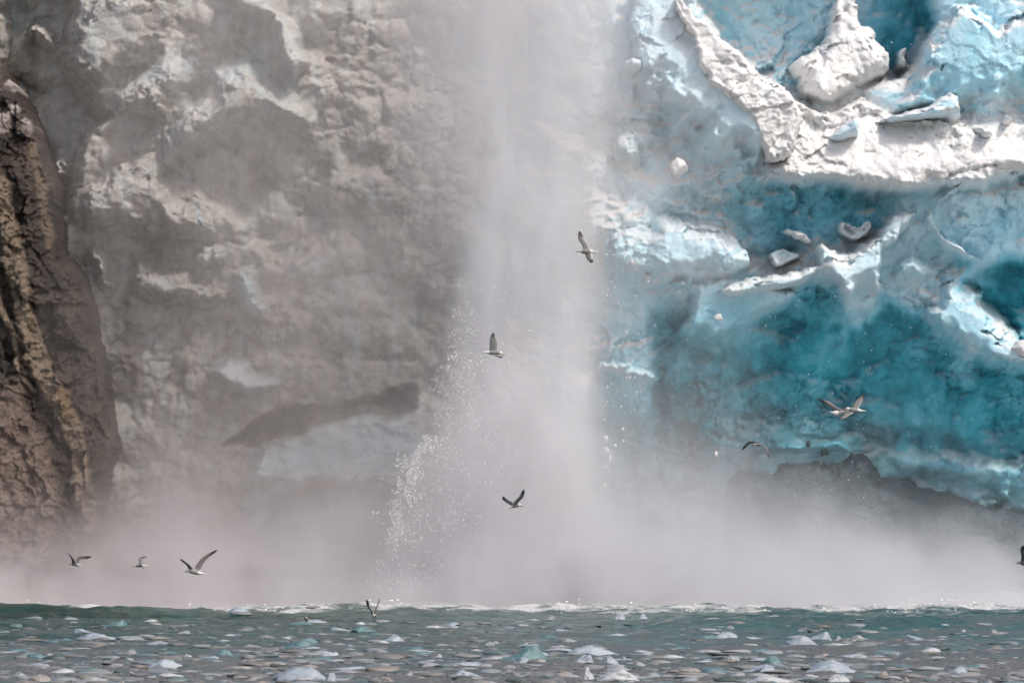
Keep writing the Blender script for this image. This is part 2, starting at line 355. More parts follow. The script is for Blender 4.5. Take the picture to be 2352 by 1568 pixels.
# ------------------------------------------------------------------ single blocks and pinnacles standing out from the wall
def block(name, label, cat, poly, front, bevel, tilt=(0, 0), snow=0., blue=.2, dirt=0., rough=.35, lump=0., seed=0, snow_amt=.8, warp=.22, step=.05, group=None, mat=None, melt=.45, soft=None):
    if np.mean([q[0] for q in poly]) < 1100: front *= .85
    Y = WALL - front; P = pz(poly, Y); A = np.array(P)
    xs = np.arange(A[:, 0].min()-.5, A[:, 0].max()+.5, step); zs = np.arange(A[:, 1].min()-.5, A[:, 1].max()+.5, step)
    X, Z = np.meshgrid(xs, zs)
    wx = X + warp*fbm(X*1.3, Z*1.3, seed+1, 3) + .35*warp*fbm(X*4.5, Z*4.5, seed+2, 3)
    wz = Z + warp*fbm(X*1.3+8, Z*1.3, seed+3, 3) + .35*warp*fbm(X*4.5+8, Z*4.5, seed+4, 3)
    d = sdf(P, wx, wz)
    de = d*(1.5 + (0 if mat else .7)*facet(wx*1.1, wz*1.3, seed+6, 1.)) + .22*np.clip(d/.3, 0, 1)*bevel*facet(wx*.7, wz*.9, seed+8, 1.3)*(0 if mat else 1)
    de = np.maximum(de, .75*d); t = np.clip(de/bevel, 0, 1); prof = np.where(lump > .2, np.sqrt(np.clip(1-(1-t)**2, 0, 1)), np.clip(1.25*t - .25*t*t, 0, 1))
    xc, zc = A.mean(0); depth = min(2.0, .5 + bevel*.9)
    p = front + depth*(prof-1) + tilt[0]*(X-xc)*t + tilt[1]*(Z-zc)*t + relief(X, Z, seed, rough*(1.1 if xc > 0 else .8), np.full(X.shape, lump*(.6 if xc > 0 else 1)), .35 if xc > 0 else .9, 1.0 if xc > 0 else .6)*np.clip(d/.25, 0, 1)
    p = np.where(d <= 0, -6.0, p)
    sn = slope_snow(np.where(d <= 0, front-depth, p), step, step, np.full(X.shape, snow), snow_amt, seed, X, Z, 2, .22, .62)
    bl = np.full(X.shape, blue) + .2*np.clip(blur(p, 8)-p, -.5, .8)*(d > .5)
    di = np.full(X.shape, dirt)
    if melt > 0:
        G = GL if xc < GR[0][0] else GR
        ii = np.clip(((zs-G[1][0])/.062).astype(int), 0, len(G[1])-1); jj = np.clip(((xs-G[0][0])/.062).astype(int), 0, len(G[0])-1); ix = np.ix_(ii, jj)
        zin = np.where(d > 0, Z, 1e9); zlo = zin.min(0); zhi = np.where(d > 0, Z, -1e9).max(0)
        ok = zhi > zlo; cols = np.arange(len(xs)); zlo = np.interp(cols, cols[ok], zlo[ok]); hgt = np.interp(cols, cols[ok], (zhi-zlo)[ok])
        kk = np.ones(9)/9; zlo = np.convolve(np.pad(zlo, 4, 'edge'), kk, 'valid'); hgt = np.convolve(np.pad(hgt, 4, 'edge'), kk, 'valid')
        fb = sstep(0, 1, (Z-zlo[None])/(melt*np.maximum(hgt, .6)[None]) + .5*fbm(X*.9, Z*.9, seed+11, 3)*np.clip(Z-zlo[None], 0, 1))
        sf = soft if soft is not None else (.30 if xc > 0 else .85)
        fb = np.minimum(fb, sstep(0, sf, d*(1+.6*fbm(X*2, Z*2, seed+12, 3))))
        p = np.where(d > 0, (G[2][ix]-.05)*(1-fb) + p*fb, G[2][ix]-.35)
        if mat is None: sn = sn*fb + G[3][ix]*(1-fb); bl = bl*fb + G[4][ix]*(1-fb); di = di*fb + G[5][ix]*(1-fb)
    V = np.stack([X, WALL-p, Z], -1).reshape(-1, 3)
    F = grid_faces(*X.shape, keep=d > 0)
    used = np.unique(F); remap = -np.ones(len(V), int); remap[used] = np.arange(len(used))
    o = mesh_from(name, V[used], remap[F], mat or ICE, {'snow': sn.ravel()[used], 'blue': np.clip(bl, 0, 1.2).ravel()[used], 'dirt': np.clip(di, 0, 1.4).ravel()[used]})
    recentre(o, (xc, WALL-front, A[:, 1].min())); tag(o, label, cat, group)
    return o
B = block
# right of the spray
BUTT = B('ice_buttress', 'smooth pale blue ice buttress sloping down beside the upper spray, snow along its right crest', 'ice block', cr([(-110, -80), (122, -80), (152, 20), (202, 90), (257, 105), (337, 185), (407, 240), (477, 330), (572, 390), (652, 455), (700, 540), (640, 680), (590, 780), (520, 840), (450, 900), (330, 860), (180, 800), (60, 700), (-40, 600), (-90, 430), (-120, 250), (-130, 80)]), 3.2, 1.4, (.10, -.34), .12, .10, 0, .2, 0, 1001, .4, melt=.5, soft=.12)
CREST = B('snow_cap', 'bright white snow crest draped down the right edge of the pale blue buttress', 'snow', cr([(112, -60), (150, 20), (200, 90), (255, 105), (335, 185), (405, 240), (475, 330), (570, 390), (650, 455), (720, 540), (660, 740), (560, 780), (490, 680), (430, 560), (335, 470), (240, 385), (205, 300), (185, 200), (140, 110), (85, 0)]), 3.45, .35, (0, -.25), 1, .1, 0, .5, .5, 1011, 1, .3, melt=0)
def adopt(ch, par):
    ch.parent = par; ch.location = ch.location - par.location; del ch['category']
adopt(CREST, BUTT)
B('snow_pinnacle', 'white lumpy snow pinnacle with a pointed top in front of dark blue ice', 'ice pinnacle', cr([(860, -30), (960, -30), (1010, 100), (1060, 140), (1090, 190), (1140, 270), (1140, 330), (1080, 380), (1000, 420), (950, 460), (850, 520), (790, 500), (700, 460), (690, 370), (640, 300), (730, 240), (800, 200), (840, 100)]), .6, 1.2, (0, -.35), .95, .15, 0, .3, .6, 1021, 1, melt=.12, soft=.12)
B('snow_mound', 'small white snow knob beside the white pinnacle, above a dark hole', 'snow', cr([(1165, 220), (1200, 205), (1235, 225), (1220, 260), (1240, 310), (1190, 340), (1150, 310), (1160, 260)]), .4, .4, (0, -.3), 1, .1, 0, .1, .6, 1031, 1, .1)
B('ice_block', 'huge smooth blue-white ice block filling the top right corner', 'ice block', cr([(1375, 70), (1420, -10), (1510, 0), (1560, 50), (1640, 100), (1720, 40), (1900, -60), (2100, -60), (2100, 600), (1764, 600), (1700, 570), (1660, 590), (1500, 610), (1300, 580), (1120, 540), (1130, 500), (1230, 380), (1280, 250), (1300, 150)]), 2.0, .9, (-.05, .04), 0, .36, 0, .22, 0, 1041, .8)
B('ice_slab', 'wedge-shaped pale ice slab leaning against the foot of the top right block', 'ice block', cr([(980, 590), (1130, 530), (1310, 480), (1420, 405), (1470, 440), (1490, 550), (1430, 600), (1250, 590), (1100, 600)]), 3.2, .5, (0, -.15), .1, .28, 0, .15, 0, 1051, .9, .12)
B('ice_block', 'tilted angular ice block with a pointed top lying on the snow ledge', 'ice block', cr([(815, 650), (880, 590), (960, 525), (1000, 580), (995, 680), (880, 695)]), 3.4, .35, (.2, .1), .1, .25, 0, .15, 0, 1061, .6, .1)
B('ice_block', 'small white cube of ice at the right end of the snow ledge', 'ice block', cr([(1670, 560), (1700, 520), (1735, 545), (1720, 580), (1690, 600)]), 3.6, .25, (.1, -.1), .9, .1, 0, .08, 0, 1066, 1, .06)
B('ice_boulder', 'rounded snowy ice boulder below the top right block at the end of the ledge', 'ice block', cr([(1530, 600), (1620, 580), (1640, 640), (1600, 680), (1550, 670)]), 3.4, .5, (0, -.2), .8, .15, 0, .1, .3, 1071, 1, .1)
SLOPE = B('snow_slope', 'broad bright snow shelf lying across the right side of the glacier face', 'snow', cr([(540, 560), (590, 470), (650, 455), (760, 490), (850, 525), (930, 470), (1010, 445), (1120, 520), (1240, 545), (1340, 550), (1540, 610), (1700, 630), (1764, 600), (2100, 560), (2100, 840), (1764, 850), (1600, 830), (1480, 880), (1300, 930), (1150, 960), (1000, 940), (860, 905), (690, 890), (700, 975), (660, 890), (560, 890), (490, 860), (570, 800), (560, 700)]), 2.5, .8, (0, -.85), 1, .1, 0, .55, .5, 1081, 1, .25, melt=.35)
B('ice_slab', 'round-topped pale aqua ice slab right of the spray with crumbling upper edge', 'ice block', cr([(-260, 1090), (-160, 1060), (-40, 1080), (0, 1030), (50, 1005), (150, 1040), (290, 1065), (340, 1095), (400, 1130), (440, 1190), (470, 1250), (420, 1330), (300, 1400), (150, 1420), (0, 1400), (-250, 1360)]), 2.4, .9, (0, -.15), .1, .33, .0, .55, .2, 1091, .6, melt=.5, soft=.15)
B('ice_ridge', 'long pale ice ridge rising diagonally to the right across the turquoise wall', 'ice block', cr([(240, 1390), (440, 1310), (640, 1280), (780, 1250), (755, 1160), (800, 1140), (880, 1180), (950, 1185), (1050, 1120), (1130, 1010), (1290, 980), (1220, 1100), (1120, 1200), (1100, 1330), (1150, 1400), (1100, 1440), (1000, 1410), (905, 1510), (880, 1440), (860, 1360), (780, 1345), (700, 1390), (560, 1420), (400, 1450)]), 2.6, .6, (0, -.25), .35, .22, 0, .3, .2, 1101, .8)
B('ice_shard', 'thin white ice shard lying in the blue hollow under the snow shelf', 'ice block', cr([(600, 1085), (680, 1100), (760, 1150), (740, 1180), (660, 1140)]), 1.9, .25, (0, -.3), .7, .2, 0, .9, 0, 1111, .9, .22, melt=.1, soft=.08)
B('ice_shard', 'pointed pale ice wedge low in the blue hollow, left of the diagonal ridge', 'ice block', cr([(560, 1280), (555, 1210), (610, 1165), (720, 1220), (640, 1260)]), 1.9, .3, (0, -.2), .5, .25, 0, .9, 0, 1116, .9, .22, melt=.1, soft=.08)
B('ice_shard', 'jagged white ice fragment at the upper end of the blue hollow', 'ice block', cr([(870, 1100), (880, 1050), (960, 1070), (1050, 1045), (1040, 1100), (960, 1150), (910, 1130)]), 2.0, .25, (0, -.1), .6, .25, 0, .9, 0, 1121, .9, .22, melt=.1, soft=.08)
B('ice_pinnacle', 'blunt pale ice pinnacle rising from deep teal shade at the right edge', 'ice pinnacle', cr([(1285, 1480), (1335, 1440), (1350, 1350), (1370, 1290), (1410, 1272), (1455, 1310), (1500, 1370), (1555, 1395), (1570, 1350), (1597, 1370), (1590, 1415), (1560, 1450), (1600, 1480), (1640, 1530), (1700, 1590), (1900, 1700), (1900, 1800), (1600, 1800), (1420, 1720), (1330, 1600)]), 1.2, 1.0, (0, -.25), .1, .42, .05, .25, .1, 1131, .5)
B('snow_lump', 'white snow lump at the right edge below the blunt pinnacle', 'snow', cr2([(1700, 300), (1730, 260), (1800, 240), (1850, 340), (1750, 335)]), 1.9, .4, (0, -.3), 1, .1, 0, .1, .4, 1136, 1, .1, melt=0)
B('ice_lobe', 'pale aqua ice lobe hanging like a tongue under the diagonal ridge', 'ice block', cr2([(-60, -30), (160, -60), (300, -60), (560, -40), (720, 30), (640, 110), (520, 190), (400, 290), (300, 360), (180, 320), (80, 240), (150, 130), (165, 40)]), 1.7, .7, (0, .1), .05, .50, .03, .25, 0, 1141, .5)
B('ice_ledge', 'pale wedge of ice jutting from the lower right edge of the spray', 'ice block', [(1365, 815), (1440, 822), (1500, 845), (1530, 868), (1500, 885), (1420, 890), (1365, 870)], 1.3, .8, (0, -.2), .1, .40, .05, .35, .1, 1151, .4, .25, melt=.8, soft=.4)
B('ice_arch', 'thin pale rim of ice arching over a dark alcove, beneath the two overlapping gulls', 'ice block', cr2([(160, 700), (220, 610), (300, 565), (640, 590), (790, 610), (1020, 640), (800, 650), (640, 630), (310, 610), (280, 680), (340, 720), (560, 730), (900, 720), (1000, 800), (600, 820), (300, 790)]), -1.0, .8, (0, -.1), .0, .80, .0, .15, 0, 1161, .0, soft=.5)
adopt(B('icicle', 'pale icicle hanging beneath the snow shelf over the blue hollow', 'icicle', cr([(655, 880), (685, 900), (690, 940), (706, 970), (690, 975), (668, 940), (650, 905)]), 3.0, .18, (0, 0), .8, .1, 0, .05, 0, 1171, 1, .05), SLOPE)
B('ice_crumble', 'crumbling spiky white ice clump on the wall below the falling white boulder', 'ice block', cr([(170, 910), (220, 870), (260, 890), (300, 830), (340, 900), (380, 930), (410, 970), (360, 985), (330, 1015), (260, 1010), (220, 1015), (210, 960)]), 1.2, .8, (0, -.2), .5, .3, .1, .9, .3, 1181, .8, .4, soft=.5)
B('ice_crumble', 'grey-white crumbling ice clump against the right edge of the spray', 'ice block', [(1395, 300), (1420, 275), (1470, 260), (1510, 285), (1545, 310), (1530, 340), (1500, 345), (1490, 400), (1450, 420), (1405, 400)], 1.4, .9, (0, -.2), .4, .3, .2, .9, .3, 1191, .8, .4, soft=.6)
B('ice_boulder', 'rounded pale ice knob at the top right edge of the spray', 'ice block', [(1425, 130), (1455, 118), (1482, 132), (1485, 155), (1460, 172), (1420, 160)], 3.6, .35, (0, -.2), .4, .25, .05, .1, .2, 1196, 1, .08)
B('ice_ridge', 'pale ridge of ice slanting down right beneath the far end of the snow shelf', 'ice block', cr([(1285, 1000), (1330, 980), (1355, 1070), (1400, 1115), (1520, 1190), (1625, 1250), (1590, 1270), (1450, 1240), (1345, 1180), (1300, 1110)]), 2.2, .5, (0, -.2), .2, .3, 0, .25, .1, 1211, .6, melt=.6)
B('ice_ridge', 'short snowy ridge slanting up right under the right end of the snow shelf', 'ice block', cr([(1350, 950), (1450, 870), (1560, 795), (1570, 830), (1480, 900), (1400, 960)]), 3.2, .4, (0, -.3), .6, .25, 0, .25, .2, 1216, .8, melt=.5)
B('ice_ridge', 'faint pale swell of ice between the diagonal ridge and the blunt pinnacle', 'ice block', cr([(1140, 1240), (1220, 1190), (1300, 1230), (1400, 1300), (1330, 1340), (1250, 1400), (1150, 1380)]), 1.6, .9, (0, -.2), .05, .42, 0, .3, .1, 1221, .4, melt=.7)
B('rock_outcrop', 'dark slate outcrop with humped top showing through mist at the lower right', 'rock', cr2([(340, 920), (400, 860), (480, 860), (560, 850), (590, 815), (680, 810), (705, 785), (730, 810), (790, 800), (830, 830), (900, 790), (940, 760), (1000, 770), (1050, 810), (1085, 850), (1090, 900), (1250, 940), (1400, 980), (1764, 1045), (2100, 1080), (2100, 1540), (340, 1540)]), -1.7, 1.2, (0, -.05), 0, .9, 0, .25, 0, 1201, 0, mat=SLATE, melt=0)
B('dark_stone', 'round dark stone set in the ice above the slate outcrop', 'rock', cr2([(715, 760), (725, 735), (745, 735), (755, 760), (740, 775), (722, 775)]), -2.0, .15, (0, 0), 0, .9, 0, .1, 0, 1206, 0, .05, mat=SLATE, melt=0)
B('dark_stone', 'jagged dark stone poking from the ice just right of the round one', 'rock', cr2([(785, 780), (800, 735), (825, 740), (830, 770), (835, 810), (790, 810)]), -2.0, .15, (0, 0), 0, .9, 0, .1, 0, 1208, 0, .08, mat=SLATE, melt=0)
# left of the spray
g = dict(dirt=.62)
B('ice_column', 'tall grey-brown ice column with a bulging left edge at the top left', 'ice block', cl([(330, 90), (370, 20), (480, -80), (860, -80), (880, 100), (830, 240), (700, 350), (560, 440), (500, 560), (470, 545), (360, 460), (345, 400), (300, 270), (310, 160)]), 2.0, 1.1, (-.08, .0), .0, .25, .95, .35, .15, 2001, .4)
B('ice_mound', 'mound of rounded grey ice lumps heaped left of centre on the dirty wall', 'ice block', cl([(360, 900), (400, 850), (480, 820), (500, 780), (560, 735), (650, 728), (740, 745), (800, 800), (800, 840), (850, 920), (930, 925), (1000, 985), (1040, 1110), (960, 1160), (700, 1190), (500, 1130), (380, 1110), (345, 1000)]), 3.0, 1.3, (0, -.12), .1, .2, .95, .5, .5, 2011, .6)
B('ice_block', 'pale blue-grey ice block on the right shoulder of the lumpy mound', 'ice block', cl([(865, 970), (920, 935), (1000, 985), (1020, 1050), (1040, 1110), (960, 1130), (890, 1090)]), 3.5, .5, (.1, -.1), .25, .22, .30, .2, .1, 2021, .8, .1)
B('ice_block', 'pale lump of ice with flat top beneath the blue-grey block', 'ice block', cl([(900, 1200), (960, 1150), (1020, 1140), (1085, 1165), (1080, 1240), (1060, 1290), (960, 1290), (900, 1260)]), 3.0, .5, (0, -.15), .55, .12, .22, .2, .2, 2031, .9, .12)
B('ice_block', 'squarish pale ice block, lowest and rightmost of three pale blocks on the dirty wall', 'ice block', cl([(1085, 1280), (1180, 1245), (1235, 1250), (1250, 1330), (1270, 1390), (1310, 1450), (1290, 1540), (1200, 1560), (1120, 1480), (1090, 1370)]), 2.4, .6, (.08, -.1), .2, .18, .30, .25, .1, 2041, .8, .12)
B('ice_lump', 'rounded grey ice lump in a row under the mound, nearest the rock', 'ice block', cl([(400, 1120), (470, 1130), (540, 1200), (580, 1250), (550, 1320), (590, 1400), (480, 1420), (400, 1300), (380, 1200)]), 2.4, .7, (0, -.15), .15, .2, .95, .35, .5, 2051, .7)
B('ice_lump', 'broad rounded grey ice lump in the middle of the row under the mound', 'ice block', cl([(590, 1230), (640, 1180), (720, 1220), (800, 1250), (860, 1250), (960, 1310), (1080, 1370), (1110, 1440), (1000, 1500), (850, 1480), (700, 1480), (600, 1420), (580, 1320)]), 2.2, .9, (0, -.15), .1, .2, .95, .4, .4, 2061, .7)
B('snow_patch', 'pinkish white snow patch lying against the rock cliff, lower of two', 'snow', cl([(285, 1180), (340, 1210), (410, 1290), (400, 1315), (340, 1310), (290, 1270), (275, 1230)]), 3.2, .35, (0, -.4), 1, .1, .18, .08, .3, 2071, 1, .1)
B('snow_patch', 'pinkish white snow drift at the left edge on top of the rock', 'snow', cl([(-60, 300), (20, 320), (60, 340), (100, 390), (90, 450), (40, 470), (-60, 440)]), 4.6, .4, (0, -.5), 1, .1, .22, .15, .5, 2081, 1, .15)
B('ice_lump', 'brown rounded ice lump in the upper left corner above the dark crevice', 'ice block', cl([(90, 110), (130, 70), (200, 75), (250, 120), (285, 180), (250, 260), (180, 230), (100, 190)]), .8, .7, (0, -.2), .25, .2, .95, .4, .5, 2091, .8)
B('ice_lump', 'pale lump of dirty snow wedged between rock and grey ice beside the crevice', 'ice block', cl([(200, 760), (260, 700), (300, 720), (340, 790), (320, 850), (260, 900), (220, 850)]), 1.6, .5, (0, -.2), .5, .15, .95, .4, .4, 2101, .9)
B('ice_slab', 'long grey ice slab with a snowy crest slanting down toward the spray', 'ice block', cl([(860, 500), (1000, 470), (1035, 350), (1190, 318), (1230, 360), (1300, 400), (1430, 520), (1470, 590), (1260, 560), (1100, 610), (930, 720), (810, 750), (800, 600)]), 2.9, .7, (0, -.05), .1, .25, .95, .35, .1, 2111, .7)
B('ice_slab', 'small pointed grey slab leaning above the long slanting slab', 'ice block', cl([(570, 450), (700, 350), (810, 280), (850, 300), (890, 390), (830, 450), (800, 620), (700, 560), (560, 540)]), 3.0, .6, (0, -.1), .1, .25, .95, .3, .1, 2121, .7)

# ------------------------------------------------------------------ rock cliff at the left
def build_rock():
    YR = 293.0
    edge = [(-200, 120), (0, 150), (30, 195), (62, 260), (92, 330), (118, 420), (130, 560), (158, 600), (190, 640), (212, 720), (226, 820), (246, 930), (256, 1020), (242, 1090), (222, 1180), (200, 1260), (150, 1420), (-420, 1420), (-420, 100)]
    P = pz(edge, YR); A = np.array(P); st = .045
    xs = np.arange(-27, A[:, 0].max()+.5, st); zs = np.arange(-1.2, 23.2, st); X, Z = np.meshgrid(xs, zs)
    wx = X + .25*fbm(X*1.1, Z*.8, 401, 4) + .05*fbm(X*6, Z*6, 402, 3); wz = Z + .2*fbm(X*1.1+5, Z*.8, 403, 4)
    d = sdf(P, wx, wz); t = np.clip(d/2.2, 0, 1); prof = np.sqrt(1-(1-t)**2)
    sx = X*.96 + Z*.30                              # bedding runs steeply down to the right
    sy = -X*.30 + Z*.96
    w2 = wx + .3*fbm(X*1.8, Z*1.8, 405, 3)
    r = .45*facet(sx*.55, sy*.34, 410, 1.0) + .42*facet(w2*.9+.3*wz, wz*.75, 420, 1.2) + .24*facet(w2*2.4, wz*2.0, 430, 1.2) + .10*facet(w2*5.5, wz*5, 435, 1.2) + .30*fbm(X*.8, Z*.6, 440, 4) + .10*fbm(X*5, Z*5, 450, 4)
    # smoother boulder low down
    low = sdf(pz([(-100, 880), (60, 870), (90, 960), (130, 1060), (150, 1180), (120, 1300), (-100, 1300)], YR), wx, wz)
    lm = sstep(-.3, .6, low)
    r = r*(1-.55*lm) + lm*(.5 + .25*fbm(X*1.2, Z*1.2, 460, 4))
    p = 3.0*prof + 1.0 + .8*r*np.clip(d/.4, 0, 1) - .06*(Z-10)
    p = np.where(d <= 0, -6, p)
    def band(pts, wd, seed):
        Q = np.array(pz(pts, YR)); best = np.full(X.shape, 9.)
        for a, b in zip(Q[:-1], Q[1:]):
            dd = b-a; tt = np.clip(((wx-a[0])*dd[0]+(wz-a[1])*dd[1])/(dd@dd), 0, 1)
            best = np.minimum(best, np.hypot(wx-a[0]-tt*dd[0], wz-a[1]-tt*dd[1]))
        ww = wd*(1+.6*fbm(X*1.2, Z*1.2, seed, 3))
        return sstep(ww, ww*.55, best)
    v1 = band([(0, 430), (25, 560), (58, 700), (82, 800), (115, 880), (155, 960), (186, 1040), (200, 1200)], .50, 470)
    v2 = band([(-5, 690), (30, 760), (52, 850), (80, 900)], .16, 480)
    v3 = band([(70, 330), (95, 450), (110, 560)], .22, 490)
    och = band([(150, 905), (165, 960)], .34, 495)
    p = p + .28*v1 + .15*v2
    pale = np.clip(lm + .15*sstep(.1, .5, fbm(X*.6, Z*.6, 497, 3)), 0, 1)*.8
    sn = sstep(18.2, 20.2, Z + .8*fbm(X*1.5, Z*1.5, 498, 4))*sstep(.0, .35, fbm(X*1.3, Z*1.3, 499, 4)+.1)*.8
    V = np.stack([X, 296-p, Z], -1).reshape(-1, 3); F = grid_faces(*X.shape, keep=d > 0)
    used = np.unique(F); rm = -np.ones(len(V), int); rm[used] = np.arange(len(used))
    o = mesh_from('rock_cliff', V[used], rm[F], ROCK, {'vein': np.clip(v1+v2+.6*v3, 0, 1).ravel()[used], 'ochre': och.ravel()[used], 'pale': pale.ravel()[used], 'snow': sn.ravel()[used]})
    recentre(o, (-21, 295, 0)); tag(o, 'wet dark brown rock cliff with tan veins at the left edge of the glacier', 'rock cliff')
build_rock()

# ------------------------------------------------------------------ ice floating on the water
def ico(sub):
    import bmesh
    bm = bmesh.new(); bmesh.ops.create_icosphere(bm, subdivisions=sub, radius=1)
    V = np.array([v.co for v in bm.verts]); F = np.array([[v.index for v in f.verts] for f in bm.faces]); bm.free()
    return V, F
IV3, IF3 = ico(4); IV2, IF2 = ico(2); IV1, IF1 = ico(1)
def lump_shape(IV, seed, sx, sy, sz, kind='floe'):
    r = np.random.default_rng(seed); V = IV.copy()
    a = V[:, 0]*1.3 + r.uniform(0, 50); b = V[:, 1]*1.3 + V[:, 2]*.9 + r.uniform(0, 50)
    s = 1 + .55*fbm(a, b, seed % 9999, 3)
    # chop with random planes for broken faces
    V = V * s[:, None]
    for k in range(9 if kind == 'chunk' else 7):
        nrm = r.normal(size=3); nrm /= np.linalg.norm(nrm)
        if kind == 'floe': nrm[2] = abs(nrm[2])*.8
        dd = V@nrm; lim = r.uniform(.5, .85); over = np.clip(dd-lim, 0, None); V = V - over[:, None]*nrm*.9
    top = np.clip(V[:, 2], 0, None)
    if kind == 'floe':
        pk = r.uniform(-.6, .6); top = top*(.35 + .75*np.exp(-((V[:, 0]-pk)/r.uniform(.45, 1.1))**2) + .3*fbm(V[:, 0]*2.6+seed, V[:, 1]*2.6, seed % 777, 3))
        V[:, 2] = np.where(V[:, 2] > 0, top, V[:, 2]*.5)
    V = V + .035*np.stack([fbm(V[:, 0]*7+k, V[:, 2]*7+V[:, 1]*3, seed % 555+k, 2) for k in range(3)], 1)
    V[:, 0] /= np.abs(V[:, 0]).max(); V[:, 1] /= np.abs(V[:, 1]).max(); V[:, 2] /= V[:, 2].max()
    return V*np.array([sx, sy, sz])
def floe_material(name, c1, c2, rough=.3):
    m, n, b = new_mat(name); t = NT(n); P = t.coord()
    nz = t.noise(P, 2.3, 5, .6)
    n.links.new(t.mix(t.ss(.35, .65, nz), c1, c2), b.inputs['Base Color'])
    b.inputs['Roughness'].default_value = rough; b.inputs['Specular IOR Level'].default_value = .5
    bp = t('ShaderNodeBump', {'Height': t.noise(P, 7, 5, .65), 'Strength': .6, 'Distance': .12}); n.links.new(bp.outputs[0], b.inputs['Normal'])
    return m
FM = {'blue': floe_material('floe_pale_blue', (.27, .32, .36), (.42, .46, .50)),
      'teal': floe_material('floe_clear_teal', (.07, .16, .17), (.16, .26, .27), .15),
      'grey': floe_material('floe_grey', (.20, .21, .215), (.36, .37, .38)),
      'tan': floe_material('floe_tan', (.26, .23, .205), (.37, .335, .30)),
      'dark': floe_material('floe_dark', (.035, .05, .05), (.08, .10, .10), .15),
      'white': floe_material('floe_white', (.40, .41, .43), (.56, .57, .58))}
A1 = lambda x, y: (.34*x, 1317.1+.34*y); A2 = lambda x, y: (752.6+.34*x, 1317.1+.34*y); A3 = lambda x, y: (1552.3+.34*x, 1317.1+.34*y)
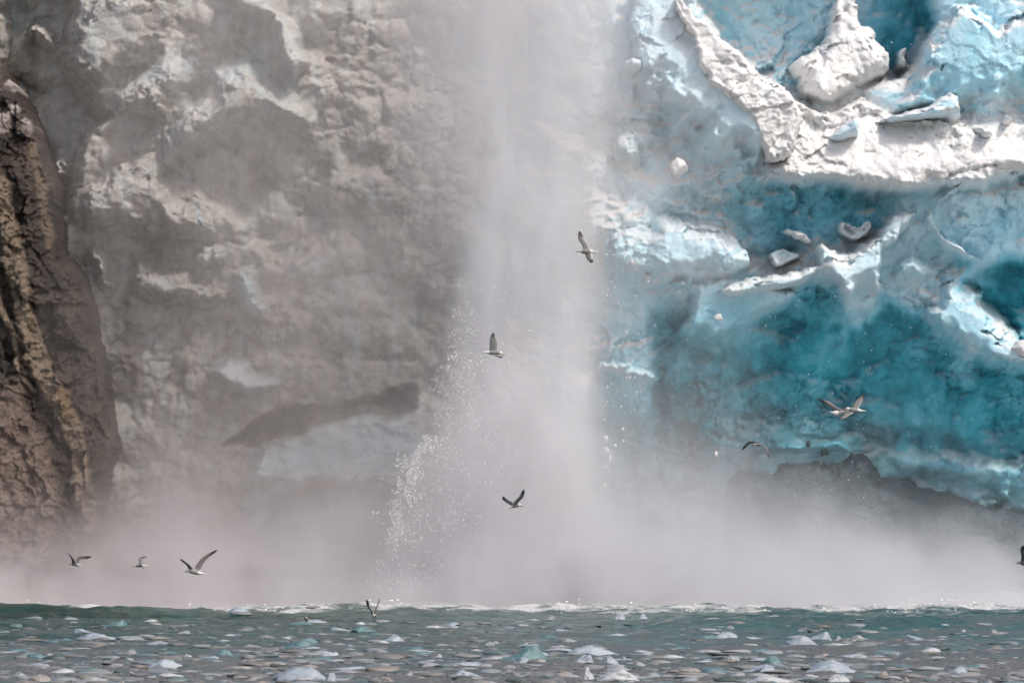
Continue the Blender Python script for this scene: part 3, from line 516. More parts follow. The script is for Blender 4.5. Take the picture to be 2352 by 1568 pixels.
# (frame, x, y of base, width, height, colour, label or None)
FL = [
 (A1, 1085, 632, 410, 78, 'blue', 'wide pale lilac-blue floe with a stepped top, largest in the left front water'),
 (A1, 540, 395, 200, 34, 'blue', 'low pale floe floating just behind a longer bluish one at the far left'),
 (A1, 680, 438, 400, 52, 'blue', 'long thin bluish floe at the far left below a shorter pale one'),
 (A1, 790, 358, 220, 48, 'teal', None), (A1, 1230, 402, 150, 30, 'grey', None), (A1, 1620, 300, 210, 46, 'blue', 'domed bluish floe in dark green water left of the skimming gull'),
 (A1, 2130, 330, 260, 34, 'blue', 'small glinting blue floe directly under the skimming gull'), (A1, 2010, 490, 330, 78, 'teal', 'translucent teal floe with a ragged hump below the skimming gull'),
 (A1, 2180, 545, 240, 44, 'blue', None), (A1, 2070, 716, 470, 100, 'blue', 'big pale floe with two peaks near the bottom, left of centre'), (A1, 300, 736, 230, 58, 'tan', 'tan lumpy floe at the bottom edge near the left corner'),
 (A1, 610, 739, 300, 46, 'grey', None), (A1, 815, 745, 95, 40, 'tan', 'small yellowish floe cut by the bottom edge'), (A1, 365, 516, 115, 30, 'dark', 'dark low lump of clear ice at the left'),
 (A1, 260, 572, 260, 46, 'teal', None), (A1, 890, 545, 120, 34, 'grey', None), (A1, 1700, 500, 230, 28, 'tan', None), (A1, 1540, 484, 110, 24, 'blue', None),
 (A1, 1440, 590, 115, 28, 'tan', None), (A1, 1590, 676, 85, 32, 'tan', None), (A1, 1270, 558, 85, 26, 'white', None), (A1, 1270, 662, 120, 30, 'grey', None), (A1, 1500, 560, 170, 58, 'teal', None),
 (A1, 820, 598, 140, 32, 'dark', None), (A1, 1690, 726, 120, 36, 'tan', None), (A1, 130, 690, 170, 40, 'grey', None), (A1, 1050, 556, 110, 26, 'dark', None),
 (A2, 440, 460, 195, 50, 'blue', 'blue floe with a flat left side, nearest below the wings-up gull'), (A2, 600, 524, 230, 42, 'teal', None),
 (A2, 1310, 586, 370, 118, 'teal', 'tall translucent teal floe with a rounded dome, tallest in mid water'), (A2, 1335, 612, 190, 44, 'blue', None),
 (A2, 1790, 540, 440, 78, 'blue', 'wide flat bluish floe right of the tall teal dome'), (A2, 1720, 608, 190, 68, 'blue', 'smooth domed bluish floe in front of the wide flat one'),
 (A2, 1890, 608, 160, 60, 'blue', None), (A2, 2120, 616, 160, 42, 'grey', None), (A2, 1760, 712, 110, 104, 'white', 'upright rounded knob of pale ice beside a whale-backed floe'),
 (A2, 1970, 726, 330, 86, 'white', 'smooth whale-backed pale floe near the bottom, right of centre'), (A2, 2180, 700, 190, 50, 'grey', None), (A2, 215, 356, 90, 20, 'white', 'thin white floe right under the wings-up gull'),
 (A2, 250, 398, 190, 38, 'teal', None), (A2, 138, 394, 42, 18, 'white', None), (A2, 850, 362, 160, 28, 'blue', None), (A2, 1970, 303, 85, 42, 'blue', None), (A2, 2130, 306, 130, 50, 'blue', 'conical pale floe far out near the surf line'),
 (A2, 1500, 303, 90, 32, 'grey', None), (A2, 1330, 490, 62, 30, 'white', None), (A2, 1090, 492, 120, 36, 'grey', None), (A2, 40, 545, 100, 34, 'white', None), (A2, 150, 550, 150, 30, 'dark', None),
 (A2, 15, 722, 120, 68, 'blue', None), (A2, 940, 688, 230, 52, 'blue', None), (A2, 865, 580, 90, 28, 'teal', None), (A2, 740, 566, 140, 36, 'grey', None), (A2, 400, 730, 140, 42, 'tan', None),
 (A2, 2105, 346, 85, 22, 'grey', None), (A2, 2005, 582, 52, 28, 'white', None), (A2, 1600, 690, 150, 40, 'tan', None), (A2, 1220, 676, 160, 30, 'tan', None), (A2, 540, 690, 120, 36, 'grey', None),
 (A3, 330, 432, 220, 54, 'blue', 'humped blue floe with a tail, left end of the right-hand far row'), (A3, 975, 444, 170, 58, 'blue', None), (A3, 840, 480, 290, 64, 'blue', 'bright broad floe in front of a rounded one at the right'),
 (A3, 1100, 442, 66, 40, 'white', None), (A3, 1220, 442, 160, 40, 'grey', None), (A3, 1640, 446, 400, 56, 'blue', 'very long low bluish floe with a central peak at the right'), (A3, 1940, 393, 66, 22, 'white', None),
 (A3, 2130, 536, 126, 34, 'tan', 'small peach-coloured floe by itself at the right'), (A3, 1895, 668, 160, 56, 'blue', 'solitary domed blue floe at the right front'), (A3, 380, 585, 150, 40, 'grey', None), (A3, 180, 600, 230, 40, 'blue', None),
 (A3, 665, 610, 200, 66, 'teal', None), (A3, 1040, 668, 420, 92, 'blue', 'large icy-blue floe with a blocky top at the right front'), (A3, 640, 672, 200, 60, 'blue', None), (A3, 625, 760, 370, 62, 'white', 'smooth white floe cut off by the bottom edge at the right'),
 (A3, 1100, 728, 220, 62, 'white', None), (A3, 1400, 706, 110, 50, 'tan', None), (A3, 1545, 728, 90, 42, 'tan', None), (A3, 80, 690, 110, 46, 'grey', None), (A3, 2110, 739, 130, 40, 'grey', None), (A3, 2150, 400, 80, 32, 'grey', None),
 (A3, 370, 376, 90, 26, 'grey', None), (A3, 2270, 735, 110, 36, 'tan', None), (A3, 1570, 588, 86, 22, 'tan', None), (A3, 1700, 316, 66, 18, 'grey', None), (A3, 1930, 590, 110, 26, 'grey', None), (A3, 1480, 500, 140, 26, 'tan', None), (A3, 1000, 556, 130, 24, 'tan', None),
]
CN = {'blue': 'pale blue', 'teal': 'clear teal', 'grey': 'grey', 'tan': 'tan', 'dark': 'dark', 'white': 'white'}
ORD = ['first', 'second', 'third', 'fourth', 'fifth', 'sixth', 'seventh', 'eighth', 'ninth', 'tenth', 'eleventh', 'twelfth', 'thirteenth']
items = []
for k, (fr, x, y, wd, h, c, lab) in enumerate(FL):
    u, v = fr(x, y); items.append([u, v, wd*.34, h*.34, c, lab, k])
rows = {}
for it in items:
    if it[5] is None:
        band = 'front' if it[1] > 1530 else ('middle' if it[1] > 1478 else 'far')
        rows.setdefault((band, it[4]), []).append(it)
for (band, c), L in rows.items():
    L.sort(key=lambda q: q[0])
    for i, it in enumerate(L):
        ht = 'tall-backed' if it[3]/it[2] > .3 else 'low'
        where = {'front': 'nearest the bottom edge', 'middle': 'in the middle water', 'far': 'far out toward the surf'}[band]
        it[5] = f'{ht} {CN[c]} floe {where}, {ORD[i]} of that colour from the left' if len(L) > 1 else f'{ht} {CN[c]} floe {where}, the only unnamed one of that colour there'
        it[5] = it[5].replace('the only unnamed one of that colour there', 'standing alone in that colour')
FLOE_XY = []
for u, v, wd, h, c, lab, k in items:
    Y = water_dist(min(v, 1568.)); x, _ = pos(u, v, Y); W = wd/2352*K*Y; H = h/2352*K*Y
    V = lump_shape(IV3, 5000+k*7, W*.5, W*.5*random.uniform(.6, .9), H*1.0)
    z = float(wave(np.array([x]), np.array([Y]))[0])
    o = mesh_from('ice_floe', V, IF3, FM[c]); o.location = (x, Y, z-.02)
    tag(o, lab, 'ice floe', 'ice floes on the water'); FLOE_XY.append((x, Y, W))
# small loose scraps, each its own
protos = {}
for i, c in enumerate(['blue', 'grey', 'tan', 'white', 'teal']):
    for q in range(3):
        me = mesh_from('ice_scrap', lump_shape(IV2, 7000+i*50+q*9, .5, .34, .16), IF2, FM[c])
        protos[(c, q)] = me.data; bpy.data.objects.remove(me)
SL = {'blue': 'small scrap of pale blue ice among the brash', 'grey': 'small scrap of grey ice among the brash', 'tan': 'small scrap of tan ice among the brash',
      'white': 'small scrap of white ice among the brash', 'teal': 'small scrap of clear teal ice among the brash'}
for i in range(210):
    v = 1412 + 150*random.random()**.75; u = random.uniform(10, 2342); Y = water_dist(v); x, _ = pos(u, v, Y)
    c = random.choices(['blue', 'grey', 'tan', 'white', 'teal'], [3, 4, 2, 2, 2])[0]
    o = bpy.data.objects.new('ice_scrap', protos[(c, random.randrange(3))]); C.objects.link(o)
    s = random.uniform(.22, .75); o.scale = (s*random.uniform(.9, 1.6), s, s*random.uniform(.6, 1.1))
    o.location = (x, Y, float(wave(np.array([x]), np.array([Y]))[0])); o.rotation_euler = (0, 0, random.uniform(-.6, .6) + random.choice((0, math.pi)))
    tag(o, SL[c], 'ice scrap', 'loose ice scraps on the water')
# the brash itself
def scatter(name, IV, IF, centres, sizes, mat, seed, col=None):
    r = np.random.default_rng(seed); n = len(centres); m = len(IV)
    th = r.uniform(0, 6.28, n); ct, st = np.cos(th), np.sin(th)
    
    if m > 20:
        kinds = np.stack([lump_shape(IV, 900+q, 1, 1, 1, 'chunk' if q % 2 else 'floe') for q in range(20)]); V = kinds[r.integers(0, 20, n)]
    else: V = IV[None]*(1 + r.uniform(-.35, .35, (n, m, 1)))
    V = V*sizes[:, None, :]
    V = np.stack([V[..., 0]*ct[:, None]-V[..., 1]*st[:, None], V[..., 0]*st[:, None]+V[..., 1]*ct[:, None], V[..., 2]], -1) + centres[:, None, :]
    F = (IF[None] + (np.arange(n)*m)[:, None, None]).reshape(-1, 3)
    at = {'tint': np.repeat(col, m, 0)} if col is not None else None
    return mesh_from(name, V.reshape(-1, 3), F, mat, at, smooth=len(IV) > 20)
def build_brash():
    r = np.random.default_rng(21); n = 8000
    v = 1398 + (1590-1398)*r.random(n)**.8; Y = EYE*2352/(K*(v-1189)); u = r.uniform(-250, 2600, n); x = (u-1176)/2352*K*Y
    dens = 1.5*vnoise(x*.10, Y*.045, 31) + .9*vnoise(x*.3, Y*.14, 33) + .9*(1-sstep(160, 235, Y)) - .45*sstep(232, 275, Y) + .1
    k = dens > r.uniform(-.25, .75, n); x, Y = x[k], Y[k]; n = len(x)
    s = .04 + .30*r.random(n)**4
    sz = np.stack([s*r.uniform(.8, 1.8, n), s*r.uniform(.6, 1.2, n), s*r.uniform(.10, .34, n)], -1)
    z = wave(x, Y)
    pal = np.array([(.23, .25, .26), (.19, .19, .185), (.205, .19, .175), (.32, .32, .32), (.13, .18, .18), (.07, .10, .09), (.17, .158, .148)])
    c = pal[r.choice(7, n, p=[.2, .24, .14, .12, .12, .08, .10])]*r.uniform(.8, 1.15, (n, 1))
    m, nn, b = new_mat('brash'); t = NT(nn); nn.links.new(t.attr('tint').outputs['Color'], b.inputs['Base Color']); b.inputs['Roughness'].default_value = .5
    o = scatter('brash_ice', IV2, IF2, np.stack([x, Y, z], -1), sz, m, 22, c); tag(o, kind='stuff')
build_brash()

# ------------------------------------------------------------------ falling ice
SNOWM = floe_material('falling_ice', (.72, .70, .69), (.86, .84, .83), .4)
def chunk(u, v, wd, h, Y, seed, label, group=None, IV=IV3, IF=IF3):
    W = wd/2352*K*Y; H = h/2352*K*Y; x, z = pos(u, v, Y)
    V = lump_shape(IV, seed, W/2, W*.4, H/2, 'chunk'); lo = V[:, 2].min(); V[:, 2] = (V[:, 2]-lo)/(V[:, 2].max()-lo)*H - H/2
    o = mesh_from('ice_chunk', V, IF, SNOWM); o.location = (x, Y, z); tag(o, label, 'ice chunk', group); return o
chunk(1557, 385, 52, 46, 294, 8001, 'big white faceted ice boulder falling in mid-air before the blue ice')
chunk(1391, 1008, 13, 16, 291, 8011, 'highest of three white chunks falling close together beside the spray')
chunk(1392, 1035, 17, 20, 291, 8021, 'largest of three white chunks falling close together beside the spray')
chunk(1401, 1052, 10, 18, 291, 8031, 'lowest and narrowest of three white chunks falling close together beside the spray')
chunk(1645, 1042, 9, 13, 291, 8041, 'lone white sliver falling left of the arch-winged gull')
chunk(1650, 728, 20, 16, 294, 8051, 'small pale rounded chunk falling in front of the aqua tongue of ice')
chunk(1389, 1117, 10, 15, 291, 8061, 'white chunk falling just above the mist at the spray edge')
chunk(1430, 985, 8, 8, 291, 8071, 'tiny white chunk falling apart from the group of three, to its upper right')
for i in range(60):
    u = 1385 + abs(random.gauss(0, 55)) ; v = random.uniform(380, 1130)
    chunk(u, v, random.uniform(2.5, 6), random.uniform(3, 7), random.uniform(289, 294), 8100+i, 'bead of white ice falling beside the right edge of the spray', 'ice beads falling by the spray', IV2, IF2)
def build_spray():
    r = np.random.default_rng(5); pts = []; sz = []
    def add(u, v, s, Y):
        x = (u-1176)/2352*K*Y; z = EYE + (1189-v)/2352*K*Y; k = z > .05
        pts.append(np.stack([x, Y, z], -1)[k]); sz.append(s[k])
    # left fringe: arcs of thrown droplets
    n = 17000; t = r.random(n)**.8; v = 640 + 720*t; uc = np.interp(v, [640, 760, 900, 1000, 1060, 1120, 1200, 1360], [1040, 1050, 1010, 1000, 950, 925, 905, 850])
    u = uc + np.abs(r.normal(0, 1, n))*np.interp(v, [640, 1000, 1360], [50, 110, 130]) - 12*r.random(n) + 70*fbm(v*.012, v*0+3, 67, 3) + 26*fbm(v*.05, v*.02, 68, 3)
    k = fbm(u*.02, v*.014, 61, 4) + .12 > r.uniform(-.25, .55, n); add(u[k], v[k], .007 + .026*r.random(k.sum())**4, r.uniform(285.7, 288.6, k.sum()))
    n = 4500; v = r.uniform(1000, 1250, n); u = np.interp(v, [1000, 1060, 1120, 1250], [985, 955, 935, 895]) + r.normal(0, 24, n) + 40*fbm(v*.03, v*.01, 69, 3)
    k = fbm(u*.03, v*.02, 63, 3) > -.05; add(u[k], v[k], .007 + .024*r.random(k.sum())**3, r.uniform(285.6, 288, k.sum()))
    # right fringe
    n = 1500; v = r.uniform(380, 1140, n); u = 1380 + np.abs(r.normal(0, 60, n)); add(u, v, .006 + .020*r.random(n)**4, r.uniform(288, 294, n))
    n = 500; v = r.uniform(390, 520, n); u = 1375 + np.abs(r.normal(0, 60, n)); add(u, v, .007 + .022*r.random(n)**3, r.uniform(288, 294, n))
    # specks drifting over the whole face
    n = 1500; v = r.uniform(0, 1200, n); u = r.uniform(250, 2352, n); add(u, v, .006 + .014*r.random(n)**4, r.uniform(284, 292, n))
    n = 700; v = r.uniform(650, 1150, n); u = r.uniform(1380, 2200, n); add(u, v, .007 + .018*r.random(n)**4, r.uniform(286, 293, n))
    P = np.concatenate(pts); S = np.concatenate(sz)
    m, nn, b = new_mat('droplets'); b.inputs['Base Color'].default_value = (.80, .79, .785, 1); b.inputs['Roughness'].default_value = .3
    sv = np.stack([S, S, S*r.uniform(.8, 1.7, len(S))], -1)
    o = scatter('spray', np.array([(1, 0, 0), (-1, 0, 0), (0, 1, 0), (0, -1, 0), (0, 0, 1), (0, 0, -1)], float),
            np.array([(0, 2, 4), (2, 1, 4), (1, 3, 4), (3, 0, 4), (2, 0, 5), (1, 2, 5), (3, 1, 5), (0, 3, 5)]), P, sv, m, 6); tag(o, kind='stuff')
    # surf thrown up along the foot of the glacier
    n = 14000; x = r.uniform(-27, 27, n); Y = r.uniform(270, 290, n)
    a = np.clip(fbm(x*.35, Y*.2, 71, 4) + .25 + .25*sstep(9, 17, x), 0, 1); k = a > .18 + r.random(n)*.6; x, Y, a = x[k], Y[k], a[k]
    z = wave(x, Y) + a*.42*np.random.default_rng(8).random(len(x))**2
    S = .010 + .032*r.random(len(x))**3; sv = np.stack([S*1.6, S, S*.8], -1)
    o = scatter('surf', IV1, IF1, np.stack([x, Y, z], -1), sv, m, 9); tag(o, kind='stuff')
build_spray()

# ------------------------------------------------------------------ gulls
def plumage():
    m, n, b = new_mat('plumage'); t = NT(n)
    n.links.new(t.attr('plume').outputs['Color'], b.inputs['Base Color']); b.inputs['Roughness'].default_value = .6; b.inputs['Specular IOR Level'].default_value = .2
    return m
PLUME = plumage()
WHITE = (.74, .71, .68); GREY = (.17, .17, .165); DARK = (.045, .042, .042); BEAK = (.42, .25, .07)
def gull(label, o, s, Y, axis, wings, feet=(), wing_col=GREY, body_col=WHITE, chest_shade=(.26, .26, .245), beak_col=BEAK, tail_half=50):
    ox, oy = o
    def P(x, y, dy=0.):
        u = (ox + s*x)*.9408; v = (oy + s*y)*.9408; X, Z = pos(u, v, Y); return np.array([X, Y+dy, Z])
    m = s*.9408/2352*K*Y                       # metres per unit
    V = []; F = []; col = []
    def ring_loft(pts, rads, cols, nseg=12, flat=None):
        b0 = len(V); n = len(pts)
        for i in range(n):
            d = pts[min(i+1, n-1)] - pts[max(i-1, 0)]; d = d/np.linalg.norm(d)
            side = np.cross(d, (0, 0, 1.)); side = side/np.linalg.norm(side) if np.linalg.norm(side) > .1 else np.array([1., 0, 0]); up = np.cross(side, d)
            for k in range(nseg):
                a = 2*math.pi*k/nseg; ry, rz = rads[i]
                V.append(pts[i] + side*math.cos(a)*ry + up*math.sin(a)*rz); col.append(cols[i])
        for i in range(n-1):
            for k in range(nseg):
                a = b0+i*nseg+k; b = b0+i*nseg+(k+1) % nseg
                F.append((a, b, b+nseg)); F.append((a, b+nseg, a+nseg))
        for e in (0, n-1):
            c = len(V); V.append(pts[e].copy()); col.append(cols[e])
            for k in range(nseg):
                a = b0+e*nseg+k; b = b0+e*nseg+(k+1) % nseg; F.append((a, b, c) if e else (b, a, c))
    # body: first point is the beak tip, last the tail end
    pts = [P(*(q[:2]), *(q[3:4] or (0.,))) for q in axis]; rr = [q[2]*m for q in axis]
    hp = pts[1]; bt = pts[0]
    P2 = [bt, bt*.45+hp*.55]; R2 = [(.006, .007), (.014, .018)]; C2 = [tuple(c*.25 for c in beak_col), beak_col]
    # resample the body smoothly
    q = np.array(pts[1:]); rq = np.array(rr[1:]); L = np.concatenate([[0], np.cumsum(np.linalg.norm(np.diff(q, axis=0), axis=1))]); T = np.linspace(0, L[-1], 16)
    for t in T:
        p = np.array([np.interp(t, L, q[:, k]) for k in range(3)]); r = np.interp(t, L, rq); f = t/L[-1]
        wtail = np.clip((f-.72)/.28, 0, 1)
        P2.append(p); R2.append((r*(1-wtail)+tail_half*m*1.0*wtail*(.6+.4*wtail) + 1e-4, r*(1-wtail)+.012*wtail))
        cc = chest_shade if (chest_shade and .12 < f < .6) else body_col; C2.append(cc)  # chest darkened: the shade under the bird is put into its colour
    ring_loft(P2, R2, C2)
    # eyes
    hd = pts[1]; er = max(rr[1]*.22, .006)
    for sd in (-1, 1):
        b0 = len(V); c0 = hd + np.array([0, sd*rr[1]*.86, rr[1]*.35])
        for vv in IV1: V.append(c0 + vv*er); col.append((.01, .01, .01))
        for ff in IF1: F.append(tuple(int(b0+z) for z in ff))
    for lead, trail, reach in wings:
        n = 15
        def rs(pl):
            a = np.array(pl, float); L = np.concatenate([[0], np.cumsum(np.linalg.norm(np.diff(a, axis=0), axis=1))]); T = np.linspace(0, L[-1], n)
            b = np.stack([np.interp(T, L, a[:, 0]), np.interp(T, L, a[:, 1])], 1)
            c = b.copy(); c[1:-1] = .25*b[:-2]+.5*b[1:-1]+.25*b[2:]; return c
        le, tr = rs(lead), rs(trail); b0 = len(V)
        for i in range(n):
            f = i/(n-1); dy = reach*f; notch = 0
            if f > .55 and i < n-1: notch = .10 if i % 2 else -.06
            A_ = P(*le[i], dy); Bp = le[i] + (tr[i]-le[i])*(1-notch); B_ = P(*Bp, dy+.06*np.sign(reach or 1)*(1-f))
            ch = np.linalg.norm(B_-A_); d = (B_-A_)/max(ch, 1e-5); up = np.cross(d, (P(*le[min(i+1, n-1)], 0)-P(*le[max(i-1, 0)], 0))); nu = np.linalg.norm(up); up = up/nu if nu > 1e-9 else np.array([0, -1., 0])
            th = max(.004, .020*(1-f)); tip = np.clip((f-.66)/.2, 0, 1)
            for c, tt in ((0, 0), (.25, th), (.6, th*.7), (1, 0.001), (.6, -th*.4), (.25, -th*.6)):
                V.append(A_ + (B_-A_)*c + up*tt)
                k = np.array(wing_col)*(1-tip) + np.array(DARK)*tip
                if c == 1 and f < .7: k = np.array((.62, .60, .58))
                elif c == .6: k = k*.8
                if c == 0 and f < .55: k = k*1.15
                col.append(tuple(k))
        for i in range(n-1):
            for k in range(6):
                a = b0+i*6+k; b = b0+i*6+(k+1) % 6; F.append((a, b, b+6)); F.append((a, b+6, a+6))
        for e in (0, n-1):
            base = b0+e*6
            for k in range(1, 5): F.append((base, base+k, base+k+1))
    for fx, fy, bx, by in feet:
        ring_loft([P(bx, by), P(bx*.5+fx*.5, by*.5+fy*.5), P(fx, fy)], [(.010, .010), (.009, .009), (.018, .012)], [(.12, .08, .07)]*3, 6)
    V = np.array(V)
    o_ = mesh_from('gull', V, np.array(F), PLUME, {'plume': np.array(col)}); loc = pts[len(pts)//2]; recentre(o_, tuple(loc))
    tag(o_, label, 'gull', 'gulls in flight'); return o_
gull('highest gull, banking with one wing up and one down beside the spray', (1370, 540), .0765, 215,
     [(475, 990, 0), (570, 950, 32), (640, 965, 45), (740, 975, 80), (830, 965, 90), (930, 960, 62), (1020, 975, 38), (1190, 985, 14)],
     [([(700, 890), (690, 780), (560, 600), (535, 450), (565, 305)], [(930, 900), (860, 700), (720, 510), (690, 430), (612, 310)], .28), ([(775, 1010), (800, 1170), (860, 1280), (950, 1345)], [(1000, 1000), (1000, 1150), (1010, 1270), (1040, 1300)], -.35)])
gull('gull flying right with one broad wing straight up before the white spray', (1150, 790), .06376, 205,
     [(1265, 1240, 0), (1175, 1140, 52), (1090, 1110, 66), (960, 1105, 95), (800, 1110, 88), (660, 1095, 60), (560, 1095, 50), (440, 1095, 20)],
     [([(990, 1040), (1010, 750), (940, 560), (870, 340)], [(700, 1050), (720, 800), (715, 560), (800, 380), (830, 325)], .30), ([(920, 1150), (1050, 1230), (1160, 1240), (1210, 1325)], [(820, 1170), (950, 1270), (1080, 1310), (1200, 1335)], -.4)], tail_half=75)
gull('gull gliding right with wings raised in a V near the foot of the spray', (1200, 1170), .0574, 205,
     [(1320, 1150, 0), (1215, 1085, 55), (1150, 1095, 62), (1060, 1120, 70), (930, 1140, 68), (800, 1175, 45), (720, 1205, 32), (600, 1245, 10)],
     [([(1060, 1110), (1130, 970), (1330, 790), (1420, 570), (1390, 410)], [(840, 1150), (940, 960), (1190, 690), (1290, 500), (1375, 415)], -.30), ([(930, 1040), (900, 960), (700, 850), (480, 690)], [(840, 1110), (800, 1090), (600, 960), (450, 840)], .35)])
gull('nearer of two overlapping gulls, wings stretched diagonally before the teal ice', (1980, 940), .068, 200,
     [(1150, 915, 0), (1300, 850, 62), (1390, 865, 75), (1480, 890, 90), (1590, 905, 85), (1700, 895, 60), (1790, 915, 50), (1970, 925, 18)],
     [([(1460, 830), (1600, 560), (1780, 410), (1920, 290)], [(1720, 820), (1830, 640), (1920, 430), (1960, 320)], .30), ([(1400, 920), (1200, 1000), (1060, 1150), (920, 1290)], [(1560, 980), (1380, 1080), (1150, 1220), (1000, 1270)], -.32)], tail_half=80)
gull('farther of two overlapping gulls, one long wing reaching up left over its white tail', (1980, 940), .068, 206,
     [(1460, 900, 0), (1380, 910, 45), (1300, 925, 55), (1200, 955, 70), (1080, 990, 85), (950, 1010, 95), (820, 1000, 95), (680, 950, 20)],
     [([(1180, 890), (950, 820), (700, 600), (480, 540), (260, 470)], [(1190, 980), (1000, 950), (740, 820), (500, 670), (340, 560)], .20)], wing_col=(.34, .29, .28), tail_half=70)
gull('gull with both wings arched downward over the dark outcrop', (1780, 1050), .0595, 215,
     [(970, 630, 0), (1060, 580, 38), (1110, 580, 50), (1190, 588, 66), (1280, 595, 62), (1360, 615, 40), (1410, 625, 30), (1470, 640, 10)],
     [([(1260, 500), (1050, 460), (790, 430), (650, 600), (530, 780)], [(1180, 560), (1000, 535), (850, 570), (720, 680), (560, 810)], .25), ([(1340, 545), (1530, 650), (1620, 850), (1640, 1000), (1680, 1190)], [(1270, 590), (1440, 650), (1500, 800), (1580, 1020), (1650, 1130)], -.25)], wing_col=(.17, .15, .145), chest_shade=(.2, .2, .19), tail_half=30)
gull('leftmost gull, one wing swept back with a black tip, below the rock', (140, 1320), .051, 215,
     [(550, 1130, 0), (625, 1090, 36), (670, 1095, 48), (740, 1115, 66), (850, 1135, 70), (960, 1140, 58), (1040, 1145, 42), (1220, 1155, 12)],
     [([(660, 1070), (710, 950), (640, 760), (570, 640), (580, 560)], [(940, 1080), (840, 900), (740, 760), (640, 680), (600, 600)], -.30), ([(880, 1050), (930, 750), (1050, 710), (1350, 700), (1520, 720), (1650, 770)], [(1000, 1080), (1110, 850), (1250, 860), (1430, 850), (1540, 800)], .25)],
     feet=[(1010, 1300, 960, 1190)], wing_col=(.15, .13, .13), chest_shade=(.16, .17, .19), body_col=(.6, .56, .54))
gull('smallest of the three low gulls at the left, wing hooked back, feet trailing', (300, 1330), .051, 225,
     [(460, 1010, 0), (545, 1000, 32), (610, 1005, 38), (700, 1010, 50), (810, 1000, 62), (910, 985, 52), (1010, 975, 40), (1240, 965, 12)],
     [([(750, 960), (770, 750), (720, 650), (800, 570), (1100, 540)], [(990, 960), (930, 700), (950, 630), (1050, 590), (1110, 565)], .30), ([(700, 960), (660, 930), (620, 925)], [(740, 990), (690, 950), (640, 935)], .4)],
     feet=[(1040, 1145, 930, 1030)], wing_col=(.17, .15, .15), chest_shade=(.07, .08, .075))
gull('large gull with long wings spread wide over the mist, rightmost of the low left three', (420, 1320), .0638, 200,
     [(490, 1190, 0), (585, 1150, 42), (640, 1145, 55), (720, 1155, 80), (830, 1180, 90), (950, 1210, 78), (1080, 1235, 60), (1300, 1275, 16)],
     [([(640, 1080), (560, 930), (420, 800), (300, 690)], [(830, 1060), (700, 910), (520, 780), (380, 690)], -.35), ([(850, 1050), (960, 850), (1080, 680), (1300, 520), (1520, 400), (1720, 325)], [(1030, 1150), (1180, 880), (1280, 720), (1420, 590), (1580, 490), (1710, 380)], .25)],
     wing_col=(.16, .14, .14), chest_shade=(.27, .27, .25), tail_half=85)
gull('dark gull holding both wings straight up just above the surf line', (860, 1440), .051, 246,
     [(1010, 1215, 0, -.22), (1020, 1195, 40, -.15), (1035, 1195, 62, -.08), (1060, 1200, 85, 0.), (1075, 1205, 80, .1), (1085, 1210, 60, .18), (1095, 1215, 40, .25), (1100, 1220, 12, .33)],
     [([(930, 1170), (860, 960), (720, 800), (660, 600), (650, 440)], [(1040, 1160), (1000, 960), (860, 800), (830, 640), (735, 470)], -.2), ([(1060, 1150), (1080, 930), (1200, 650), (1305, 380)], [(1150, 1150), (1180, 860), (1280, 630), (1322, 395)], .2)],
     feet=[(955, 1390, 1010, 1260), (1100, 1360, 1090, 1270)], wing_col=(.10, .10, .095))
gull('dark gull cut off by the right edge of the picture', (2420, 1310), .0574, 205,
     [(1065, 1145, 0), (1175, 1090, 50), (1240, 1085, 66), (1340, 1110, 92), (1450, 1130, 98), (1560, 1140, 70), (1650, 1145, 50), (1800, 1150, 14)],
     [([(1270, 1050), (1270, 770), (1210, 600), (1240, 430), (1330, 360)], [(1480, 1050), (1450, 800), (1425, 550), (1385, 375)], -.28), ([(1400, 1060), (1500, 800), (1650, 640), (1800, 560)], [(1560, 1090), (1640, 860), (1720, 720), (1810, 600)], .3)], wing_col=(.10, .10, .105), chest_shade=(.1, .1, .1), body_col=(.35, .33, .32))
gull('gull skimming low over the water with flat thin wings, above a glinting blue floe', (700, 1480), .051, 230,
     [(905, 470, 0, -.2), (890, 500, 45, -.14), (905, 540, 62, -.07), (935, 590, 95, 0.), (950, 620, 95, .1), (955, 640, 70, .2), (960, 655, 45, .28), (965, 670, 12, .36)],
     [([(830, 540), (700, 545), (460, 590), (190, 620)], [(900, 590), (740, 575), (480, 612), (200, 636)], -.1), ([(960, 500), (1150, 478), (1420, 512), (1640, 520), (1790, 455)], [(1000, 560), (1180, 515), (1420, 545), (1640, 545), (1795, 470)], .1)],
     feet=[(900, 740, 930, 690), (990, 745, 960, 690)], wing_col=(.09, .085, .085), body_col=(.72, .62, .60))

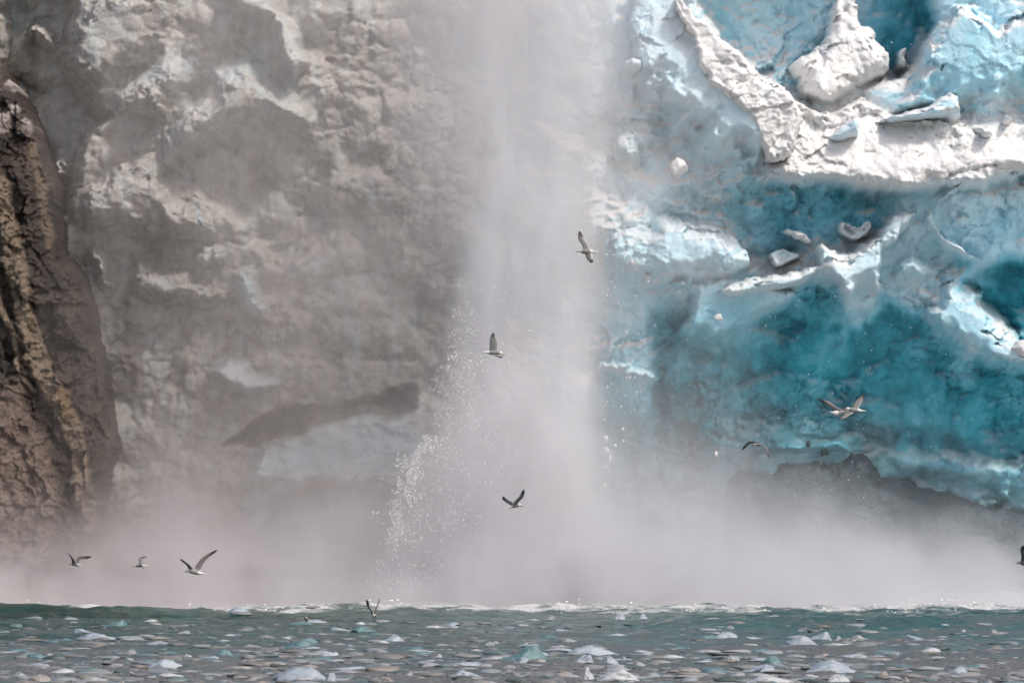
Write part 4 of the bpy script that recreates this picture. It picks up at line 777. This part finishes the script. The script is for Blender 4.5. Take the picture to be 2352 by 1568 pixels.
# ------------------------------------------------------------------ mist and falling spray
def vol_mat(name, build, color=(.945, .943, .965), aniso=.0, rate=1.0):
    m = bpy.data.materials.new(name); m.use_nodes = True; n = m.node_tree; n.nodes.clear(); t = NT(n)
    out = t('ShaderNodeOutputMaterial'); pv = t('ShaderNodeVolumePrincipled')
    pv.inputs['Anisotropy'].default_value = aniso
    sx = t('ShaderNodeSeparateXYZ', {0: t.geo()}).outputs
    n.links.new(t.mix(t.ss(-20., 2., sx[0]), tuple(c*k for c, k in zip(color, (.985, .935, .91))), color), pv.inputs['Color'])      # mist tinted warmer towards the left
    n.links.new(build(t), pv.inputs['Density']); n.links.new(pv.outputs[0], out.inputs['Volume'])
    m.cycles.volume_step_rate = rate; m.cycles.volume_sampling = 'MULTIPLE_IMPORTANCE'
    return m
def hull(name, levels, mat, kind, label=None, cat=None, nseg=28):
    # levels: (z, x0, x1, y0, y1) closed rounded stack
    V = []; F = []
    for z, x0, x1, y0, y1 in levels:
        for k in range(nseg):
            a = 2*math.pi*k/nseg; c, s = math.cos(a), math.sin(a); e = .5
            V.append(((x0+x1)/2 + (x1-x0)/2*math.copysign(abs(c)**e, c), (y0+y1)/2 + (y1-y0)/2*math.copysign(abs(s)**e, s), z))
    n = len(levels)
    for i in range(n-1):
        for k in range(nseg):
            a = i*nseg+k; b = i*nseg+(k+1) % nseg; F.append((a, b, b+nseg)); F.append((a, b+nseg, a+nseg))
    for e in (0, n-1):
        c = len(V); V.append(((levels[e][1]+levels[e][2])/2, (levels[e][3]+levels[e][4])/2, levels[e][0]))
        for k in range(nseg):
            a = e*nseg+k; b = e*nseg+(k+1) % nseg; F.append((a, b, c) if e else (b, a, c))
    o = mesh_from(name, np.array(V), np.array(F), mat, smooth=False); tag(o, label, cat, None, kind); return o
YP = 291.0
def zx(u, v): return pos(u, v, YP)
def zn(v): return (zx(0, v)[1]+1)/30.0
def xn(u): return (zx(u, 0)[0]+25)/50.0
# the plume: rows of (v, left start, left full, right start, right end)
PL = [(-260, 800, 1200, 1215, 1520), (0, 810, 1185, 1220, 1505), (150, 830, 1180, 1225, 1490), (300, 860, 1175, 1235, 1470), (450, 910, 1170, 1250, 1440), (600, 960, 1160, 1270, 1420),
      (800, 970, 1135, 1275, 1412), (950, 945, 1115, 1280, 1412), (1050, 915, 1070, 1275, 1415), (1150, 880, 1030, 1270, 1430), (1250, 840, 1000, 1290, 1470), (1400, 770, 960, 1310, 1520)]
def plume_density(t):
    P = t.geo(); sx = t('ShaderNodeSeparateXYZ', {0: P}).outputs; x, y, z = sx[0], sx[1], sx[2]
    zf = t.math('DIVIDE', t.math('ADD', z, 1.), 30.)
    st = sorted((zn(v), (xn(a), xn(b), xn(c), xn(d))) for v, a, b, c, d in PL)
    ra = t('ShaderNodeSeparateColor', {0: t.ramp(zf, [(p, (q[0], q[1], q[2])) for p, q in st])}).outputs
    rb = t('ShaderNodeSeparateColor', {0: t.ramp(zf, [(p, (q[3], 0, 0)) for p, q in st])}).outputs
    nz = t.noise(t.scaled(P, 1, 1, .42), .50, 4, .6, .4); n2 = t.noise(t.scaled(P, 1.3, 1.3, .34), 1.5, 5, .68)
    xx = t.math('DIVIDE', t.math('ADD', t.math('ADD', x, 25.), t.math('MULTIPLY', t.math('SUBTRACT', nz, .5), 3.0)), 50.)
    xr = t.math('DIVIDE', t.math('ADD', t.math('ADD', x, 25.), t.math('MULTIPLY', t.math('ADD', t.math('MULTIPLY', t.math('SUBTRACT', n2, .5), 2.2), t.math('MULTIPLY', t.math('SUBTRACT', nz, .5), 2.4)))), 50.)
    L = t('ShaderNodeMapRange', {0: xx, 1: ra[0], 2: ra[1], 3: 0., 4: 1.}, interpolation_type='SMOOTHSTEP').outputs[0]
    Rr = t('ShaderNodeMapRange', {0: xr, 1: ra[2], 2: rb[0], 3: 1., 4: 0.}, interpolation_type='SMOOTHSTEP').outputs[0]
    dy = t.math('DIVIDE', t.math('ADD', t.math('SUBTRACT', y, YP), t.math('ADD', t.math('MULTIPLY', t.math('SUBTRACT', nz, .5), 8.), t.math('MULTIPLY', t.math('SUBTRACT', n2, .5), 4.))), 5.0); gy = t.math('SUBTRACT', 1., t.math('MULTIPLY', dy, dy), clamp=True)
    tex = t.math('ADD', .25, t.math('MULTIPLY', t.ss(.30, .70, t.math('ADD', t.math('MULTIPLY', nz, .5), t.math('MULTIPLY', n2, .5))), 1.6))
    L = t.math('POWER', L, 1.5)
    return t.math('MULTIPLY', t.math('MULTIPLY', t.math('MULTIPLY', L, Rr), t.math('MULTIPLY', gy, tex)), .33)
lv = [(zx(0, v)[1], zx(a-40, 0)[0], zx(d+40, 0)[0], YP-5.6, YP+5.6) for v, a, b, c, d in sorted(PL, key=lambda q: -q[0])]
hull('spray_plume', lv, vol_mat('falling_spray', plume_density, rate=.6), 'stuff')

# mist rolling along the foot of the ice: (u, height of its top in v)
MB = [(-300, 1180), (0, 1210), (150, 1230), (260, 1170), (400, 1130), (560, 1180), (700, 1170), (900, 1130), (1150, 1060), (1380, 1090), (1480, 1120), (1650, 1130), (1800, 1160), (2000, 1200), (2200, 1230), (2350, 1260), (2700, 1270)]
def mist_density(t):
    P = t.geo(); sx = t('ShaderNodeSeparateXYZ', {0: P}).outputs; x, y, z = sx[0], sx[1], sx[2]
    xf = t.math('DIVIDE', t.math('ADD', x, 30.), 60.)
    top = t.math('MULTIPLY', t.ramp(xf, [((zx(u, 0)[0]+30)/60, zx(0, v)[1]/10) for u, v in MB], 'EASE'), 10.)
    n1 = t.noise(P, .28, 5, .6, .5); n2 = t.noise(P, .9, 4, .6)
    zz = t.math('DIVIDE', t.math('ADD', z, t.math('ADD', t.math('MULTIPLY', t.math('SUBTRACT', n1, .5), -7.0), t.math('MULTIPLY', t.math('SUBTRACT', n2, .5), -1.8))), top)
    f = t.math('POWER', t.math('SUBTRACT', 1., t.math('DIVIDE', zz, 2.6), clamp=True), 4.5)
    a = t.ss(282.5, 286.5, t.math('ADD', y, t.math('ADD', t.math('MULTIPLY', t.math('SUBTRACT', n1, .5), 9.), t.math('MULTIPLY', t.math('SUBTRACT', n2, .5), 3.)))); b = t('ShaderNodeMapRange', {0: y, 1: 296., 2: 299., 3: 1., 4: .5}).outputs[0]
    return t.math('MULTIPLY', t.math('MULTIPLY', f, t.math('MULTIPLY', t.ramp(xf, [(0., .5), (.25, .7), (.45, 1.), (.62, .9), (.75, .62), (.87, .48), (1., .42)]), t.math('MULTIPLY', a, b))), .60)
hull('mist_bank', [(-.3, -29, 29, 281, 300), (4, -29, 29, 281.5, 300), (7.5, -29, 29, 282.5, 300), (9.5, -29, 29, 284, 299.5), (15, -29, 29, 286, 299)], vol_mat('mist', mist_density, (.81, .808, .835), rate=.5), 'stuff')

# thin veil drifting over the dirty ice
def veil_density(t):
    P = t.geo(); sx = t('ShaderNodeSeparateXYZ', {0: P}).outputs; x, y, z = sx[0], sx[1], sx[2]
    n1 = t.noise(t.scaled(P, 1, 1, .6), .22, 5, .62, .6)
    f = t.ss(.28, .70, n1)
    a = t.ramp(t.math('DIVIDE', t.math('ADD', x, 20.), 45.), [(0., .10), (.12, .50), (.38, 1.), (.50, .85), (.58, .35), (.68, .03), (1., .0)])
    return t.math('MULTIPLY', t.math('MULTIPLY', f, a), .14)
hull('drifting_mist', [(1.5, -19, 24, 287, 294.5), (27.5, -19, 24, 287, 294.5)], vol_mat('veil', veil_density, (.94, .905, .885), rate=.8), 'stuff')
